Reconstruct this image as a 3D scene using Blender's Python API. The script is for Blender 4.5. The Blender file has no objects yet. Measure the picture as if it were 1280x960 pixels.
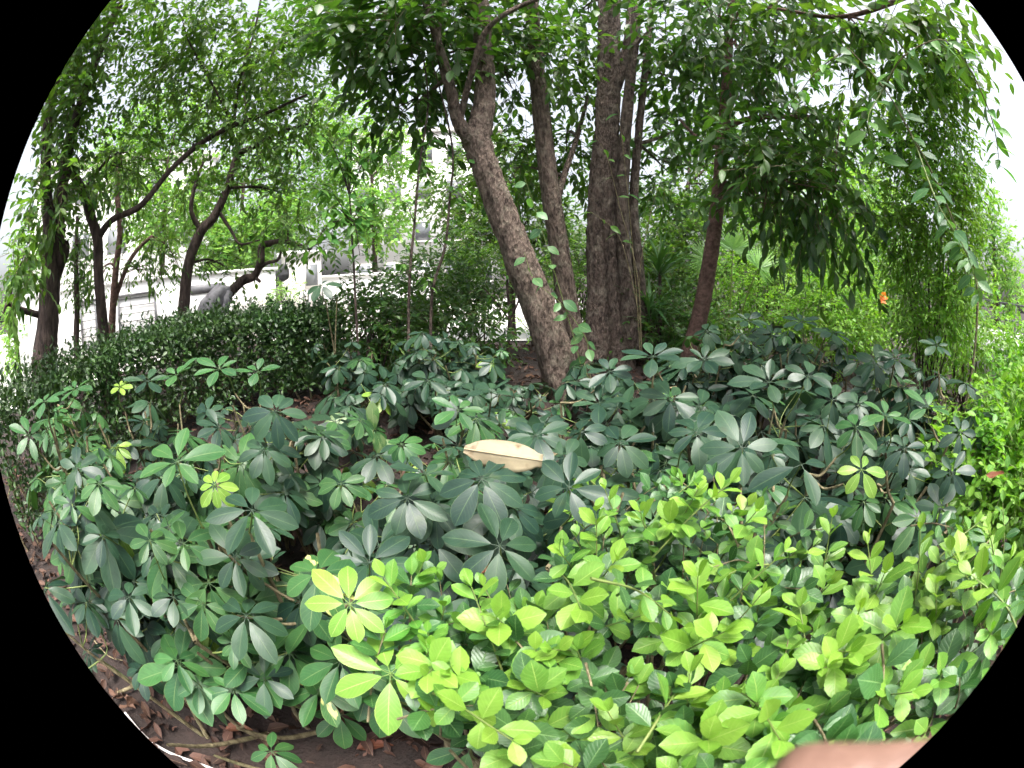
import bpy, math, random
import numpy as np
from mathutils import Vector, Matrix
S = bpy.context.scene
COL = S.collection
random.seed(7); rng = np.random.default_rng(7)
PI = math.pi

# ------------------------------------------------------------------ camera (fisheye security camera)
CX, CY, RC, F = 674.6, 436.0, 690.7, 560.0        # image circle of the lens on a 1280x960 sensor
CAM = Vector((0, 0, 1.4)); PITCH = math.radians(9.5)
cd = bpy.data.cameras.new('camera'); cam = bpy.data.objects.new('camera', cd); COL.objects.link(cam); S.camera = cam
cd.type = 'PANO'; cd.panorama_type = 'FISHEYE_EQUISOLID'
cd.sensor_fit = 'HORIZONTAL'; cd.sensor_width = 36; cd.sensor_height = 27
cd.fisheye_lens = F * 36 / 1280; cd.fisheye_fov = 4 * math.asin(RC / (2 * F))
cd.shift_x = (640 - CX) / 1280; cd.shift_y = (CY - 480) / 960
cd.clip_start = 0.01; cd.clip_end = 2000
cd.dof.use_dof = True; cd.dof.focus_distance = 1.6; cd.dof.aperture_fstop = 26
cam.location = CAM; cam.rotation_euler = (PI / 2 - PITCH, 0, 0)

# ------------------------------------------------------------------ sky, sun, exposure (bright overcast)
SUN_EL, SUN_AZ = math.radians(72), math.radians(150)   # azimuth clockwise from +Y: behind the camera, to the right
w = bpy.data.worlds.new('World'); S.world = w; w.use_nodes = True
nt = w.node_tree; bg = nt.nodes['Background']
sky = nt.nodes.new('ShaderNodeTexSky'); sky.sky_type = 'NISHITA'; sky.sun_disc = False
sky.sun_elevation = SUN_EL; sky.sun_rotation = SUN_AZ; sky.dust_density = 6; sky.air_density = 1.0; sky.ozone_density = 1
hs = nt.nodes.new('ShaderNodeHueSaturation'); hs.inputs['Saturation'].default_value = 0.35
nt.links.new(sky.outputs[0], hs.inputs['Color']); nt.links.new(hs.outputs[0], bg.inputs[0])
bg.inputs[1].default_value = 0.082
ld = bpy.data.lights.new('sun', 'SUN'); ld.energy = 1.5; ld.angle = math.radians(26); ld.color = (1, .96, .9)
lo = bpy.data.objects.new('sun', ld); COL.objects.link(lo)
sd = Vector((math.sin(SUN_AZ) * math.cos(SUN_EL), math.cos(SUN_AZ) * math.cos(SUN_EL), math.sin(SUN_EL)))
lo.rotation_euler = sd.to_track_quat('Z', 'Y').to_euler(); lo.location = (0, -5, 12)
S.view_settings.view_transform = 'Standard'; S.view_settings.look = 'None'; S.view_settings.gamma = 1
S.view_settings.exposure = 2.35
cy = S.cycles
cy.max_bounces = 4; cy.diffuse_bounces = 3; cy.glossy_bounces = 2; cy.transmission_bounces = 4
cy.use_adaptive_sampling = True; cy.adaptive_threshold = .04
cy.sample_clamp_indirect = 4; cy.use_denoising = True; cy.caustics_reflective = False; cy.caustics_refractive = False

# ------------------------------------------------------------------ placing helpers
cp, sp = math.cos(PITCH), math.sin(PITCH)
def ray(u, v):
    x = (u - CX) / F; y = -(v - CY) / F; r = math.hypot(x, y)
    if r < 1e-9: xc, yc, f = 0, 0, 1
    else:
        t = 2 * math.asin(min(r / 2, .999)); s = math.sin(t) / r; xc, yc, f = x * s, y * s, math.cos(t)
    return Vector((xc, f * cp + yc * sp, -f * sp + yc * cp))
def P(u, v, d): return CAM + ray(u, v) * d
def sst(a, b, x):
    t = min(1, max(0, (x - a) / (b - a))); return t * t * (3 - 2 * t)
def gh(x, y):
    return .36 * sst(.6, 4, y) * (1 - sst(6.2, 8.2, y)) * (1 - sst(5, 7.5, abs(x)))
def G(u, v):
    r = ray(u, v); d = .3
    while d < 60:
        p = CAM + r * d
        if p.z < gh(p.x, p.y): return p
        d += .01 + d * .003
    return CAM + r * 60
def on_ground(p, dz=0): return Vector((p.x, p.y, gh(p.x, p.y) + dz))
def AZ(u, d, z):            # point at horizontal distance d in the direction of column u
    r = ray(u, 350); k = d / math.hypot(r.x, r.y); return Vector((r.x * k, r.y * k, z))
def proj(p):                # pixel of a world point, to thin planting where the photograph shows bare litter
    d = (p - CAM).normalized(); f = d.y * cp - d.z * sp; yc = d.y * sp + d.z * cp; t = math.acos(max(-1, min(1, f))); h = math.hypot(d.x, yc) + 1e-9; r = 2 * math.sin(t / 2) * F
    return CX + d.x / h * r, CY - yc / h * r
def V3(s=1): return Vector(rng.normal(0, s, 3))
U = random.uniform

# ------------------------------------------------------------------ materials
def base_mat(name):
    m = bpy.data.materials.new(name); m.use_nodes = True
    n = m.node_tree.nodes; return m, n, m.node_tree.links, n['Principled BSDF'], n['Material Output']
def node(n, t, **k):
    x = n.new(t)
    for a, b in k.items(): setattr(x, a, b)
    return x
def mathn(n, l, op, a, b=None, clamp=False):
    x = n.new('ShaderNodeMath'); x.operation = op; x.use_clamp = clamp
    for i, q in enumerate((a, b)):
        if q is None: continue
        if isinstance(q, (int, float)): x.inputs[i].default_value = q
        else: l.new(q, x.inputs[i])
    return x.outputs[0]
def mix(n, l, fac, a, b, mode='MIX'):
    x = n.new('ShaderNodeMix'); x.data_type = 'RGBA'; x.blend_type = mode
    for i, q in ((0, fac), (6, a), (7, b)):
        if isinstance(q, (int, float)): x.inputs[i].default_value = q
        elif isinstance(q, tuple): x.inputs[i].default_value = (*q, 1)
        else: l.new(q, x.inputs[i])
    return x.outputs[2]
def leafmat(name, ca, cb, back=None, rnd='island', trans=.3, rough=.4, spec=.5, rib=None, varieg=None, veins=34, edge=None, blotch=None, tcol=None, kb=1.0, vb=.14):
    m, n, l, p, out = base_mat(name)
    if rnd == 'island': r = node(n, 'ShaderNodeNewGeometry').outputs['Random Per Island']
    else: r = node(n, 'ShaderNodeObjectInfo').outputs['Random']
    geo = node(n, 'ShaderNodeNewGeometry')
    uv = node(n, 'ShaderNodeUVMap'); sep = node(n, 'ShaderNodeSeparateXYZ'); l.new(uv.outputs[0], sep.inputs[0])
    d = mathn(n, l, 'ABSOLUTE', mathn(n, l, 'SUBTRACT', sep.outputs[0], .5))
    col = mix(n, l, r, ca, cb)
    nz = node(n, 'ShaderNodeTexNoise'); nz.inputs['Scale'].default_value = 2.3; l.new(geo.outputs['Position'], nz.inputs['Vector'])
    nz2 = node(n, 'ShaderNodeTexNoise'); nz2.inputs['Scale'].default_value = 60; nz2.inputs['Detail'].default_value = 2; l.new(geo.outputs['Position'], nz2.inputs['Vector'])
    hsv = node(n, 'ShaderNodeHueSaturation'); l.new(col, hsv.inputs['Color'])
    l.new(mathn(n, l, 'ADD', mathn(n, l, 'MULTIPLY', nz.outputs[0], .05), .475), hsv.inputs['Hue'])
    l.new(mathn(n, l, 'ADD', mathn(n, l, 'MULTIPLY', nz2.outputs[0], .5), mathn(n, l, 'ADD', mathn(n, l, 'MULTIPLY', nz.outputs[0], .6), .45)), hsv.inputs['Value'])
    col = hsv.outputs[0]
    if blotch:
        nb = node(n, 'ShaderNodeTexNoise'); nb.inputs['Scale'].default_value = 22; nb.inputs['Detail'].default_value = 5; l.new(geo.outputs['Position'], nb.inputs['Vector'])
        col = mix(n, l, mathn(n, l, 'MULTIPLY', mathn(n, l, 'SUBTRACT', nb.outputs[0], .63, True), 9, True), col, blotch)
    if varieg:
        tc = node(n, 'ShaderNodeTexCoord'); oi = node(n, 'ShaderNodeObjectInfo')
        nv = node(n, 'ShaderNodeTexNoise'); nv.noise_dimensions = '4D'; nv.inputs['Scale'].default_value = 1.6
        mp = node(n, 'ShaderNodeMapping'); mp.inputs['Scale'].default_value = (2.2, .7, 1); l.new(tc.outputs['Object'], mp.inputs[0]); l.new(mp.outputs[0], nv.inputs['Vector'])
        l.new(mathn(n, l, 'MULTIPLY', oi.outputs['Random'], 40), nv.inputs['W'])
        col = mix(n, l, mathn(n, l, 'MULTIPLY', mathn(n, l, 'SUBTRACT', nv.outputs[0], .53, True), 30, True), col, varieg)
    if rib:
        k = mathn(n, l, 'SUBTRACT', 1, mathn(n, l, 'MULTIPLY', d, 32, True), True)
        col = mix(n, l, mathn(n, l, 'MULTIPLY', k, .75), col, rib)
        sv = mathn(n, l, 'SINE', mathn(n, l, 'MULTIPLY', mathn(n, l, 'SUBTRACT', sep.outputs[1], mathn(n, l, 'MULTIPLY', d, .55)), veins * 1.9))
        sv = mathn(n, l, 'POWER', mathn(n, l, 'MULTIPLY', mathn(n, l, 'ADD', sv, 1), .5), 7)
        col = mix(n, l, mathn(n, l, 'MULTIPLY', sv, .1), col, rib)
        bp = node(n, 'ShaderNodeBump'); bp.inputs['Strength'].default_value = vb; bp.inputs['Distance'].default_value = .002
        l.new(mathn(n, l, 'SUBTRACT', mathn(n, l, 'MULTIPLY', nz2.outputs[0], .8), mathn(n, l, 'ADD', mathn(n, l, 'MULTIPLY', sv, .5 * kb), mathn(n, l, 'MULTIPLY', k, kb))), bp.inputs['Height']); l.new(bp.outputs[0], p.inputs['Normal'])
    if edge:
        k = mathn(n, l, 'MULTIPLY', mathn(n, l, 'SUBTRACT', d, .462, True), 30, True)
        col = mix(n, l, mathn(n, l, 'MULTIPLY', k, .6), col, edge)
    if back: col2 = mix(n, l, geo.outputs['Backfacing'], col, back)
    else: col2 = col
    l.new(col2, p.inputs['Base Color'])
    l.new(mathn(n, l, 'ADD', mathn(n, l, 'MULTIPLY', nz2.outputs[0], .25), rough - .12), p.inputs['Roughness'])
    p.inputs['Specular IOR Level'].default_value = spec
    tr = node(n, 'ShaderNodeBsdfTranslucent')
    l.new(mix(n, l, 1.0, col, tcol or (1.5, 1.6, .6), 'MULTIPLY'), tr.inputs[0])
    ms = node(n, 'ShaderNodeMixShader'); ms.inputs[0].default_value = trans
    l.new(p.outputs[0], ms.inputs[1]); l.new(tr.outputs[0], ms.inputs[2]); l.new(ms.outputs[0], out.inputs[0])
    return m
def barkmat(name, a, b, c, sc=14, zs=.22, bump=.7, lichen=.0):
    m, n, l, p, out = base_mat(name)
    geo = node(n, 'ShaderNodeNewGeometry'); mp = node(n, 'ShaderNodeMapping'); mp.inputs['Scale'].default_value = (1, 1, zs); l.new(geo.outputs['Position'], mp.inputs[0])
    t = node(n, 'ShaderNodeTexNoise'); t.inputs['Scale'].default_value = sc; t.inputs['Detail'].default_value = 8; t.inputs['Roughness'].default_value = .65; l.new(mp.outputs[0], t.inputs[0])
    t2 = node(n, 'ShaderNodeTexNoise'); t2.inputs['Scale'].default_value = 11; t2.inputs['Detail'].default_value = 6; l.new(geo.outputs['Position'], t2.inputs[0])
    v = node(n, 'ShaderNodeTexVoronoi'); v.inputs['Scale'].default_value = sc * 2.2; l.new(mp.outputs[0], v.inputs[0])
    r = node(n, 'ShaderNodeValToRGB'); e = r.color_ramp.elements; e[0].position = .38; e[0].color = (*a, 1); e[1].position = .62; e[1].color = (*b, 1); l.new(t.outputs[0], r.inputs[0])
    col = mix(n, l, mathn(n, l, 'MULTIPLY', mathn(n, l, 'SUBTRACT', t2.outputs[0], .5, True), 4 if lichen else 2, True), r.outputs[0], c)
    l.new(col, p.inputs['Base Color']); p.inputs['Roughness'].default_value = .85; p.inputs['Specular IOR Level'].default_value = .25
    bp = node(n, 'ShaderNodeBump'); bp.inputs['Strength'].default_value = bump; bp.inputs['Distance'].default_value = .035
    l.new(mathn(n, l, 'ADD', t.outputs[0], mathn(n, l, 'MULTIPLY', v.outputs[0], .5)), bp.inputs['Height']); l.new(bp.outputs[0], p.inputs['Normal'])
    return m
def plain(name, a, b=None, sc=6, rough=.7, bump=0, spec=.4):
    m, n, l, p, out = base_mat(name)
    geo = node(n, 'ShaderNodeNewGeometry'); t = node(n, 'ShaderNodeTexNoise'); t.inputs['Scale'].default_value = sc; t.inputs['Detail'].default_value = 7
    l.new(geo.outputs['Position'], t.inputs[0])
    r = node(n, 'ShaderNodeValToRGB'); e = r.color_ramp.elements; e[0].position = .3; e[1].position = .7; e[0].color = (*a, 1); e[1].color = (*(b or a), 1)
    l.new(t.outputs[0], r.inputs[0]); l.new(r.outputs[0], p.inputs['Base Color']); p.inputs['Roughness'].default_value = rough; p.inputs['Specular IOR Level'].default_value = spec
    if bump:
        bp = node(n, 'ShaderNodeBump'); bp.inputs['Strength'].default_value = bump; bp.inputs['Distance'].default_value = .01
        l.new(t.outputs[0], bp.inputs['Height']); l.new(bp.outputs[0], p.inputs['Normal'])
    return m
RIB = (.3, .38, .12)
M = dict(
    schef=leafmat('schefflera_leaf', (.009, .031, .021), (.025, .063, .029), (.038, .066, .04), 'object', .12, .42, .42, (.07, .12, .05), None, 30, (.07, .12, .045), (.03, .055, .025)),
    schef_g=leafmat('schefflera_leaf_light', (.02, .072, .024), (.04, .115, .03), (.06, .11, .046), 'object', .17, .42, .42, (.15, .22, .08), None, 30, (.11, .18, .05)),
    schef_y=leafmat('schefflera_leaf_young', (.1, .23, .03), (.2, .33, .045), (.16, .25, .07), 'object', .28, .38, .45, (.4, .5, .16), None, 30, (.4, .5, .12)),
    schef_v=leafmat('schefflera_leaf_variegated', (.035, .11, .03), (.055, .15, .035), (.08, .14, .06), 'object', .2, .36, .5, RIB, (.62, .6, .2), 30, (.25, .32, .1)),
    dur_y=leafmat('golden_leaf_young', (.135, .28, .03), (.215, .37, .05), (.16, .27, .055), 'object', .33, .4, .45, (.36, .48, .13), None, 26, None, vb=.3),
    dur_m=leafmat('golden_leaf_mid', (.08, .21, .03), (.145, .295, .042), (.12, .22, .055), 'object', .3, .4, .5, (.35, .46, .12), None, 26, None, vb=.3),
    dur_d=leafmat('golden_leaf_old', (.022, .075, .021), (.05, .135, .031), (.06, .12, .04), 'object', .22, .36, .55, (.2, .33, .12), None, 26, None, vb=.3),
    crown_a=leafmat('canopy_leaf_dark', (.02, .065, .018), (.075, .165, .028), (.055, .11, .03), 'island', .42, .4, .5, (.13, .24, .06)),
    crown_b=leafmat('canopy_leaf_light', (.028, .085, .019), (.1, .19, .033), (.07, .13, .036), 'island', .48, .45, .4, (.2, .3, .08)),
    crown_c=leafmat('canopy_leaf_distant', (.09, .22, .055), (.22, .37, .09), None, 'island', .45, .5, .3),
    bright=leafmat('bush_leaf_bright', (.075, .21, .026), (.19, .36, .04), None, 'island', .4, .45, .4, (.4, .5, .12)),
    hedge=leafmat('hedge_leaf', (.012, .038, .012), (.042, .095, .016), (.03, .06, .02), 'island', .2, .4, .5, (.12, .22, .06)),
    sapling=leafmat('sapling_leaf', (.05, .16, .035), (.12, .27, .05), (.1, .2, .06), 'object', .4, .4, .45, (.2, .32, .1)),
    creeper=leafmat('creeper_leaf', (.05, .14, .055), (.1, .22, .075), (.1, .18, .08), 'object', .35, .42, .5, (.25, .36, .14)),
    arum=leafmat('arum_leaf', (.05, .12, .04), (.07, .15, .04), (.07, .12, .045), 'object', .2, .42, .45, (.3, .38, .16), (.13, .2, .08)),
    strap=leafmat('strap_leaf', (.035, .1, .03), (.07, .17, .04), (.08, .16, .06), 'object', .25, .38, .5, (.1, .2, .06)),
    fan=leafmat('fan_blade', (.1, .25, .05), (.17, .34, .06), None, 'object', .35, .4, .5, (.25, .36, .1)),
    litter=leafmat('dead_leaf', (.016, .008, .006), (.115, .06, .042), (.07, .045, .036), 'island', .08, .65, .3, (.22, .14, .09), tcol=(1.2, 1, .8)),
    dead=leafmat('dead_leaf_single', (.16, .055, .03), (.3, .15, .08), (.28, .17, .11), 'object', .08, .55, .35, (.3, .18, .1), tcol=(1.2, 1, .8)),
    beige=leafmat('dry_beige_leaf', (.265, .215, .14), (.275, .225, .147), (.22, .175, .108), 'object', .1, .6, .3, (.33, .26, .15), tcol=(1.2, 1.05, .8), blotch=(.13, .085, .04), kb=0.0, vb=.5),
    bark1=barkmat('bark_brown', (.045, .032, .026), (.185, .138, .112), (.18, .155, .12), 26, .35, 1.0, .1),
    bark2=barkmat('bark_grey', (.042, .031, .027), (.155, .115, .095), (.22, .185, .15), 28, .4, 1.0, .1),
    bark3=barkmat('bark_red', (.06, .034, .028), (.16, .095, .077), (.13, .09, .07), 20, 1.2, .4),
    bark4=barkmat('bark_dark', (.025, .018, .016), (.085, .06, .052), (.06, .046, .04), 18, .3, .7),
    twig=barkmat('twig_bark', (.08, .06, .04), (.2, .16, .1), (.14, .12, .06), 30, .6, .3),
    stem_g=plain('green_stem', (.1, .15, .035), (.18, .22, .065), 30, .5),
    stem_b=barkmat('shrub_stem', (.1, .08, .045), (.26, .22, .13), (.15, .17, .07), 40, .5, .4),
    white=plain('white_paint', (.74, .73, .72), (.82, .81, .8), 1.5, .7, .05),
    offwhite=plain('offwhite_render', (.66, .62, .6), (.74, .7, .67), 1.2, .8, .05),
    metal=plain('grey_metal', (.1, .1, .105), (.15, .15, .16), 8, .5),
    glass=plain('dark_glass', (.1, .11, .12), (.2, .21, .22), 1, .12),
    cloth=plain('grey_cloth', (.2, .19, .21), (.33, .32, .34), 12, .9, .4, .2),
    skin=plain('skin', (.14, .075, .055), (.25, .145, .108), 45, .5, .5),
    concrete=plain('pale_concrete', (.5, .49, .46), (.62, .6, .57), 3, .85, .1),
)
def soilmat():
    m, n, l, p, out = base_mat('soil')
    geo = node(n, 'ShaderNodeNewGeometry')
    t = node(n, 'ShaderNodeTexNoise'); t.inputs['Scale'].default_value = 9; t.inputs['Detail'].default_value = 9; l.new(geo.outputs['Position'], t.inputs[0])
    t2 = node(n, 'ShaderNodeTexNoise'); t2.inputs['Scale'].default_value = 70; t2.inputs['Detail'].default_value = 6; l.new(geo.outputs['Position'], t2.inputs[0])
    r = node(n, 'ShaderNodeValToRGB'); e = r.color_ramp.elements; e[0].position = .3; e[0].color = (.010, .0065, .005, 1); e[1].position = .75; e[1].color = (.036, .021, .017, 1)
    l.new(mathn(n, l, 'ADD', mathn(n, l, 'MULTIPLY', t.outputs[0], .6), mathn(n, l, 'MULTIPLY', t2.outputs[0], .4)), r.inputs[0])
    l.new(r.outputs[0], p.inputs['Base Color']); p.inputs['Roughness'].default_value = .9
    bp = node(n, 'ShaderNodeBump'); bp.inputs['Strength'].default_value = .8; bp.inputs['Distance'].default_value = .02
    l.new(mathn(n, l, 'ADD', t.outputs[0], mathn(n, l, 'MULTIPLY', t2.outputs[0], .6)), bp.inputs['Height']); l.new(bp.outputs[0], p.inputs['Normal'])
    return m
M['soil'] = soilmat()

# ------------------------------------------------------------------ mesh helpers
def np_mesh(name, V, Q, mat, uv=None, smooth=True):
    me = bpy.data.meshes.new(name); V = np.asarray(V, np.float32); Q = np.asarray(Q, np.int32); k = Q.shape[1]
    me.vertices.add(len(V)); me.vertices.foreach_set('co', V.ravel())
    me.loops.add(Q.size); me.loops.foreach_set('vertex_index', Q.ravel())
    me.polygons.add(len(Q)); me.polygons.foreach_set('loop_start', np.arange(0, Q.size, k, dtype=np.int32))
    if uv is not None:
        ul = me.uv_layers.new(name='UVMap'); ul.data.foreach_set('uv', np.asarray(uv, np.float32)[Q.ravel()].ravel())
    me.update(calc_edges=True)
    if smooth: me.polygons.foreach_set('use_smooth', np.ones(len(Q), bool))
    me.materials.append(M[mat] if isinstance(mat, str) else mat)
    return me
def spline(pts, n):
    p = [Vector(a) for a in pts]; p = [p[0] * 2 - p[1]] + p + [p[-1] * 2 - p[-2]]; o = []
    for i in range(1, len(p) - 2):
        for k in range(n):
            t = k / n; a, b, c, d = p[i - 1:i + 3]
            o.append(.5 * ((2 * b) + (c - a) * t + (2 * a - 5 * b + 4 * c - d) * t * t + (3 * b - a - 3 * c + d) * t ** 3))
    o.append(p[-2]); return o
class MB:
    def __init__(s): s.v = []; s.q = []; s.n = 0
    def add(s, V, Q):
        s.v.append(np.asarray(V, float).reshape(-1, 3)); s.q.append(np.asarray(Q, int).reshape(-1, 4) + s.n); s.n += len(s.v[-1]); return s
    def tube(s, pts, radii, sides=6, sub=0, wob=0.0, flute=0.0):
        if sub:
            m = len(pts); r0 = radii if hasattr(radii, '__len__') else [radii] * m
            pts = spline(pts, sub); radii = [np.interp(i / sub, range(m), r0) for i in range(len(pts))]
        P_ = np.array([tuple(a) for a in pts]); n = len(P_)
        R = np.asarray(radii, float) if hasattr(radii, '__len__') else np.full(n, radii)
        T = np.gradient(P_, axis=0); T /= np.linalg.norm(T, axis=1)[:, None] + 1e-12
        ref = np.array([1., 0, 0]) if abs(T[0][0]) < .8 else np.array([0, 1., 0])
        a = np.linspace(0, 2 * PI, sides, endpoint=False); V = []
        ph = rng.uniform(0, 6, 3)
        for i in range(n):
            x = ref - T[i] * ref.dot(T[i]); x /= np.linalg.norm(x); ref = x; y = np.cross(T[i], x)
            rr = R[i] * (1 + wob * rng.normal(0, 1, sides) + flute * (np.sin(3 * a + ph[0] + i * .1) + .6 * np.sin(5 * a + ph[1] - i * .07)))
            V.append(P_[i] + np.outer(np.cos(a) * rr, x) + np.outer(np.sin(a) * rr, y))
        V = np.concatenate(V); i, j = np.meshgrid(np.arange(n - 1), np.arange(sides), indexing='ij'); j2 = (j + 1) % sides
        Q = np.stack([i * sides + j, i * sides + j2, (i + 1) * sides + j2, (i + 1) * sides + j], -1).reshape(-1, 4)
        return s.add(V, Q)
    def box(s, c, e, rot=None):
        V = np.array([(x, y, z) for x in (-1, 1) for y in (-1, 1) for z in (-1, 1)], float) * np.array(e) / 2
        if rot is not None: V = V @ np.array(rot.to_3x3()).T
        return s.add(V + np.array(tuple(c)), [(0, 1, 3, 2), (4, 6, 7, 5), (0, 4, 5, 1), (2, 3, 7, 6), (0, 2, 6, 4), (1, 5, 7, 3)])
    def mesh(s, name, mat, smooth=True, off=None):
        V = np.concatenate(s.v)
        if off is not None: V = V - np.array(tuple(off))
        return np_mesh(name, V, np.concatenate(s.q), mat, None, smooth)
def obj(name, me, parent=None, loc=None, mw=None):
    o = bpy.data.objects.new(name, me); COL.objects.link(o)
    if parent is not None: o.parent = parent
    if mw is not None: o.matrix_basis = mw
    elif loc is not None: o.location = loc
    return o
def tag(o, label, cat, group=None):
    o['label'] = label; o['category'] = cat
    if group: o['group'] = group
    return o
def thing(name, label, cat, loc=(0, 0, 0), group=None):
    return tag(obj(name, None, None, loc), label, cat, group)
def struct(name, me, loc=None):
    o = obj(name, me, None, loc); o['kind'] = 'structure'; return o
def stuff(o): o['kind'] = 'stuff'; return o

# leaf blade template: y along the blade, x across, +z the upper face
def blade(L, W, peak=.5, nseg=6, ncol=4, fold=.15, curl=-.15, base=.06, tip=.04, tooth=0, wave=0, stalk=0, heart=0, sq=1.0):
    V = []; uv = []
    for i in range(nseg + 1):
        t = i / nseg
        if t < peak: wd = math.sin(PI / 2 * t / peak) ** (.9 * sq)
        else: wd = max(0., math.cos(PI / 2 * (t - peak) / (1 - peak))) ** (.8 * sq)
        wd = max(wd, base if t < .5 else tip) * W / 2
        for j in range(ncol + 1):
            s = 2 * j / ncol - 1
            e = wd * (1 + (tooth * (1 if i % 2 else -1) if abs(s) > .99 and t > .35 else 0))
            x = s * e; y = stalk + t * L - (heart * L * abs(s) * (1 - t) ** 3)
            z = fold * abs(x) + curl * L * t * t + wave * L * math.sin(t * 9 + (1.3 if s > 0 else 0)) * s * s
            V.append((x, y, z)); uv.append((.5 + s / 2, t))
    c = ncol + 1
    Q = [(i * c + j, i * c + j + 1, (i + 1) * c + j + 1, (i + 1) * c + j) for i in range(nseg) for j in range(ncol)]
    if stalk:
        b = len(V); r = L * .014
        for yy in (0, stalk + L * .03):
            for a in range(3):
                V.append((r * math.cos(a * 2.1), yy, r * math.sin(a * 2.1) - r)); uv.append((.5, .5))
        Q += [(b + a, b + (a + 1) % 3, b + 3 + (a + 1) % 3, b + 3 + a) for a in range(3)]
    return np.array(V), np.array(Q), np.array(uv)
def frames(Y, N):
    Y = Y / (np.linalg.norm(Y, axis=1)[:, None] + 1e-9); X = np.cross(Y, N); X /= np.linalg.norm(X, axis=1)[:, None] + 1e-9
    return np.stack([X, Y, np.cross(X, Y)], -1)
def scatter_mesh(name, tmpl, pos, Y, N, scale, mat, off=(0, 0, 0)):
    V, Q, uv = tmpl; R = frames(np.asarray(Y, float), np.asarray(N, float)); sc = np.asarray(scale)
    W = np.einsum('nij,vj->nvi', R, V) * sc[:, None, None] + (np.asarray(pos) - np.array(tuple(off)))[:, None, :]
    n = len(W); QQ = (Q[None] + (np.arange(n) * len(V))[:, None, None]).reshape(-1, 4)
    return np_mesh(name, W.reshape(-1, 3), QQ, mat, np.tile(uv, (n, 1)))
def frame(p, y, nrm, s=1.0):
    y = y.normalized(); x = y.cross(nrm)
    if x.length < 1e-5: x = y.cross(Vector((.3, .7, .6)))
    x.normalize(); z = x.cross(y)
    return Matrix(((x.x * s, y.x * s, z.x * s, p.x), (x.y * s, y.y * s, z.y * s, p.y), (x.z * s, y.z * s, z.z * s, p.z), (0, 0, 0, 1)))
LEAF = {k: blade(1, w_, pk, ns, nc, fo, cu, sq=q) for k, (w_, pk, ns, nc, fo, cu, q) in dict(
    oval=(.46, .45, 4, 2, .25, -.18, 1), lance=(.37, .42, 4, 2, .3, -.22, 1), tiny=(.5, .5, 2, 2, .25, -.1, 1), far=(.55, .5, 2, 1, .2, -.1, 1)).items()}

#@@SETTING
# ================================================================== THE SETTING
def ground():
    xs = np.concatenate([[-400, -150, -60, -30, -18], np.arange(-12, 12.01, .2), [18, 30, 60, 150, 400]]); ys = np.concatenate([[-100, -30, -10, -5], np.arange(-3, 12.01, .2), [16, 25, 50, 120, 400]])
    V = [(x, y, gh(x, y) + (.018 * math.sin(x * 5.1 + y * 3) + .014 * math.sin(y * 7.3 - x * 2.2) if abs(x) < 12 and -3 < y < 8 else 0)) for y in ys for x in xs]
    c = len(xs); Q = [(i * c + j, i * c + j + 1, (i + 1) * c + j + 1, (i + 1) * c + j) for i in range(len(ys) - 1) for j in range(c - 1)]
    return struct('ground', np_mesh('ground', V, Q, 'soil'))
ground()
struct('pavement', MB().add([(-60, 9.2, .03), (.9, 9.2, .03), (2.5, 26, .03), (-60, 26, .03)], [(0, 1, 2, 3)]).mesh('pavement', 'concrete', False))
struct('pavement', MB().add([(-60, -6, .03), (-8.2, -6, .03), (-8.2, 9.0, .03), (-60, 9.0, .03)], [(0, 1, 2, 3)]).mesh('pavement', 'concrete', False))
struct('pavement', MB().add([(9.5, -6, .03), (60, -6, .03), (60, 6.0, .03), (9.5, 6.0, .03)], [(0, 1, 2, 3)]).mesh('pavement', 'concrete', False))
# leaf litter that nobody could count
n = 20000
lx = rng.uniform(-5, 5, n); ly = rng.uniform(0, 1, n) ** 1.2 * 8 - .2
pos = np.array([(x, y, gh(x, y) + .012 + rng.uniform(0, .03)) for x, y in zip(lx, ly)])
a = rng.uniform(0, 2 * PI, n)
stuff(obj('leaf_litter', scatter_mesh('leaf_litter', blade(1, .46, .5, 4, 2, .5, -.3, wave=.09), pos, np.c_[np.cos(a), np.sin(a), rng.normal(0, .25, n)], np.c_[rng.normal(0, .35, (n, 2)), np.ones(n)], rng.uniform(.25, 1, n) ** 1.8 * .11, 'litter')))

# ------------------------------------------------------------------ background buildings, walls, fences
def PH(u, v, hd):
    r = ray(u, v); return CAM + r * (hd / math.hypot(r.x, r.y))
RAD = 1 / F
WA, WB = AZ(30, 11, 0), AZ(470, 14.5, 0)
wdir = (WB - WA).normalized(); wn = Vector((wdir.y, -wdir.x, 0))
if wn.dot(CAM - WA) < 0: wn = -wn
WROT = Matrix((wdir, -wn, Vector((0, 0, 1)))).transposed()
def WP(u, v):                      # where the line of sight of a pixel meets the compound wall
    r = ray(u, v); t = (WA - CAM).dot(wn) / r.dot(wn); return CAM + r * t
def wall_box(mb, u0, v0, u1, v1, thick, proud=0.0):
    a, b = WP(u0, v0), WP(u1, v1); c = (a + b) / 2 + wn * (proud - thick / 2)
    mb.box(c, (abs((b - a).dot(wdir)), thick, abs(a.z - b.z)), WROT); return mb
def seg(mb, u0, u1, z0, z1, thick, proud=0.0):
    a, b = WP(u0, 380), WP(u1, 370); a.z = z0; b.z = z1; c = (a + b) / 2 + wn * (proud - thick / 2)
    mb.box(c, (abs((b - a).dot(wdir)), thick, z1 - z0), WROT); return mb
base = on_ground(WP(250, 380))
tw = thing('compound_wall', 'long white rendered wall behind the leaning tree on the left', 'wall', base)
def wpart(name, mb, mat, par=tw): return obj(name, mb.mesh(name, mat, False, base), par)
wpart('wall', seg(MB(), 20, 345, -.05, 1.78, .2), 'white')
wpart('coping', seg(MB(), 18, 347, 1.782, 1.86, .3, .05), 'white')
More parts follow.
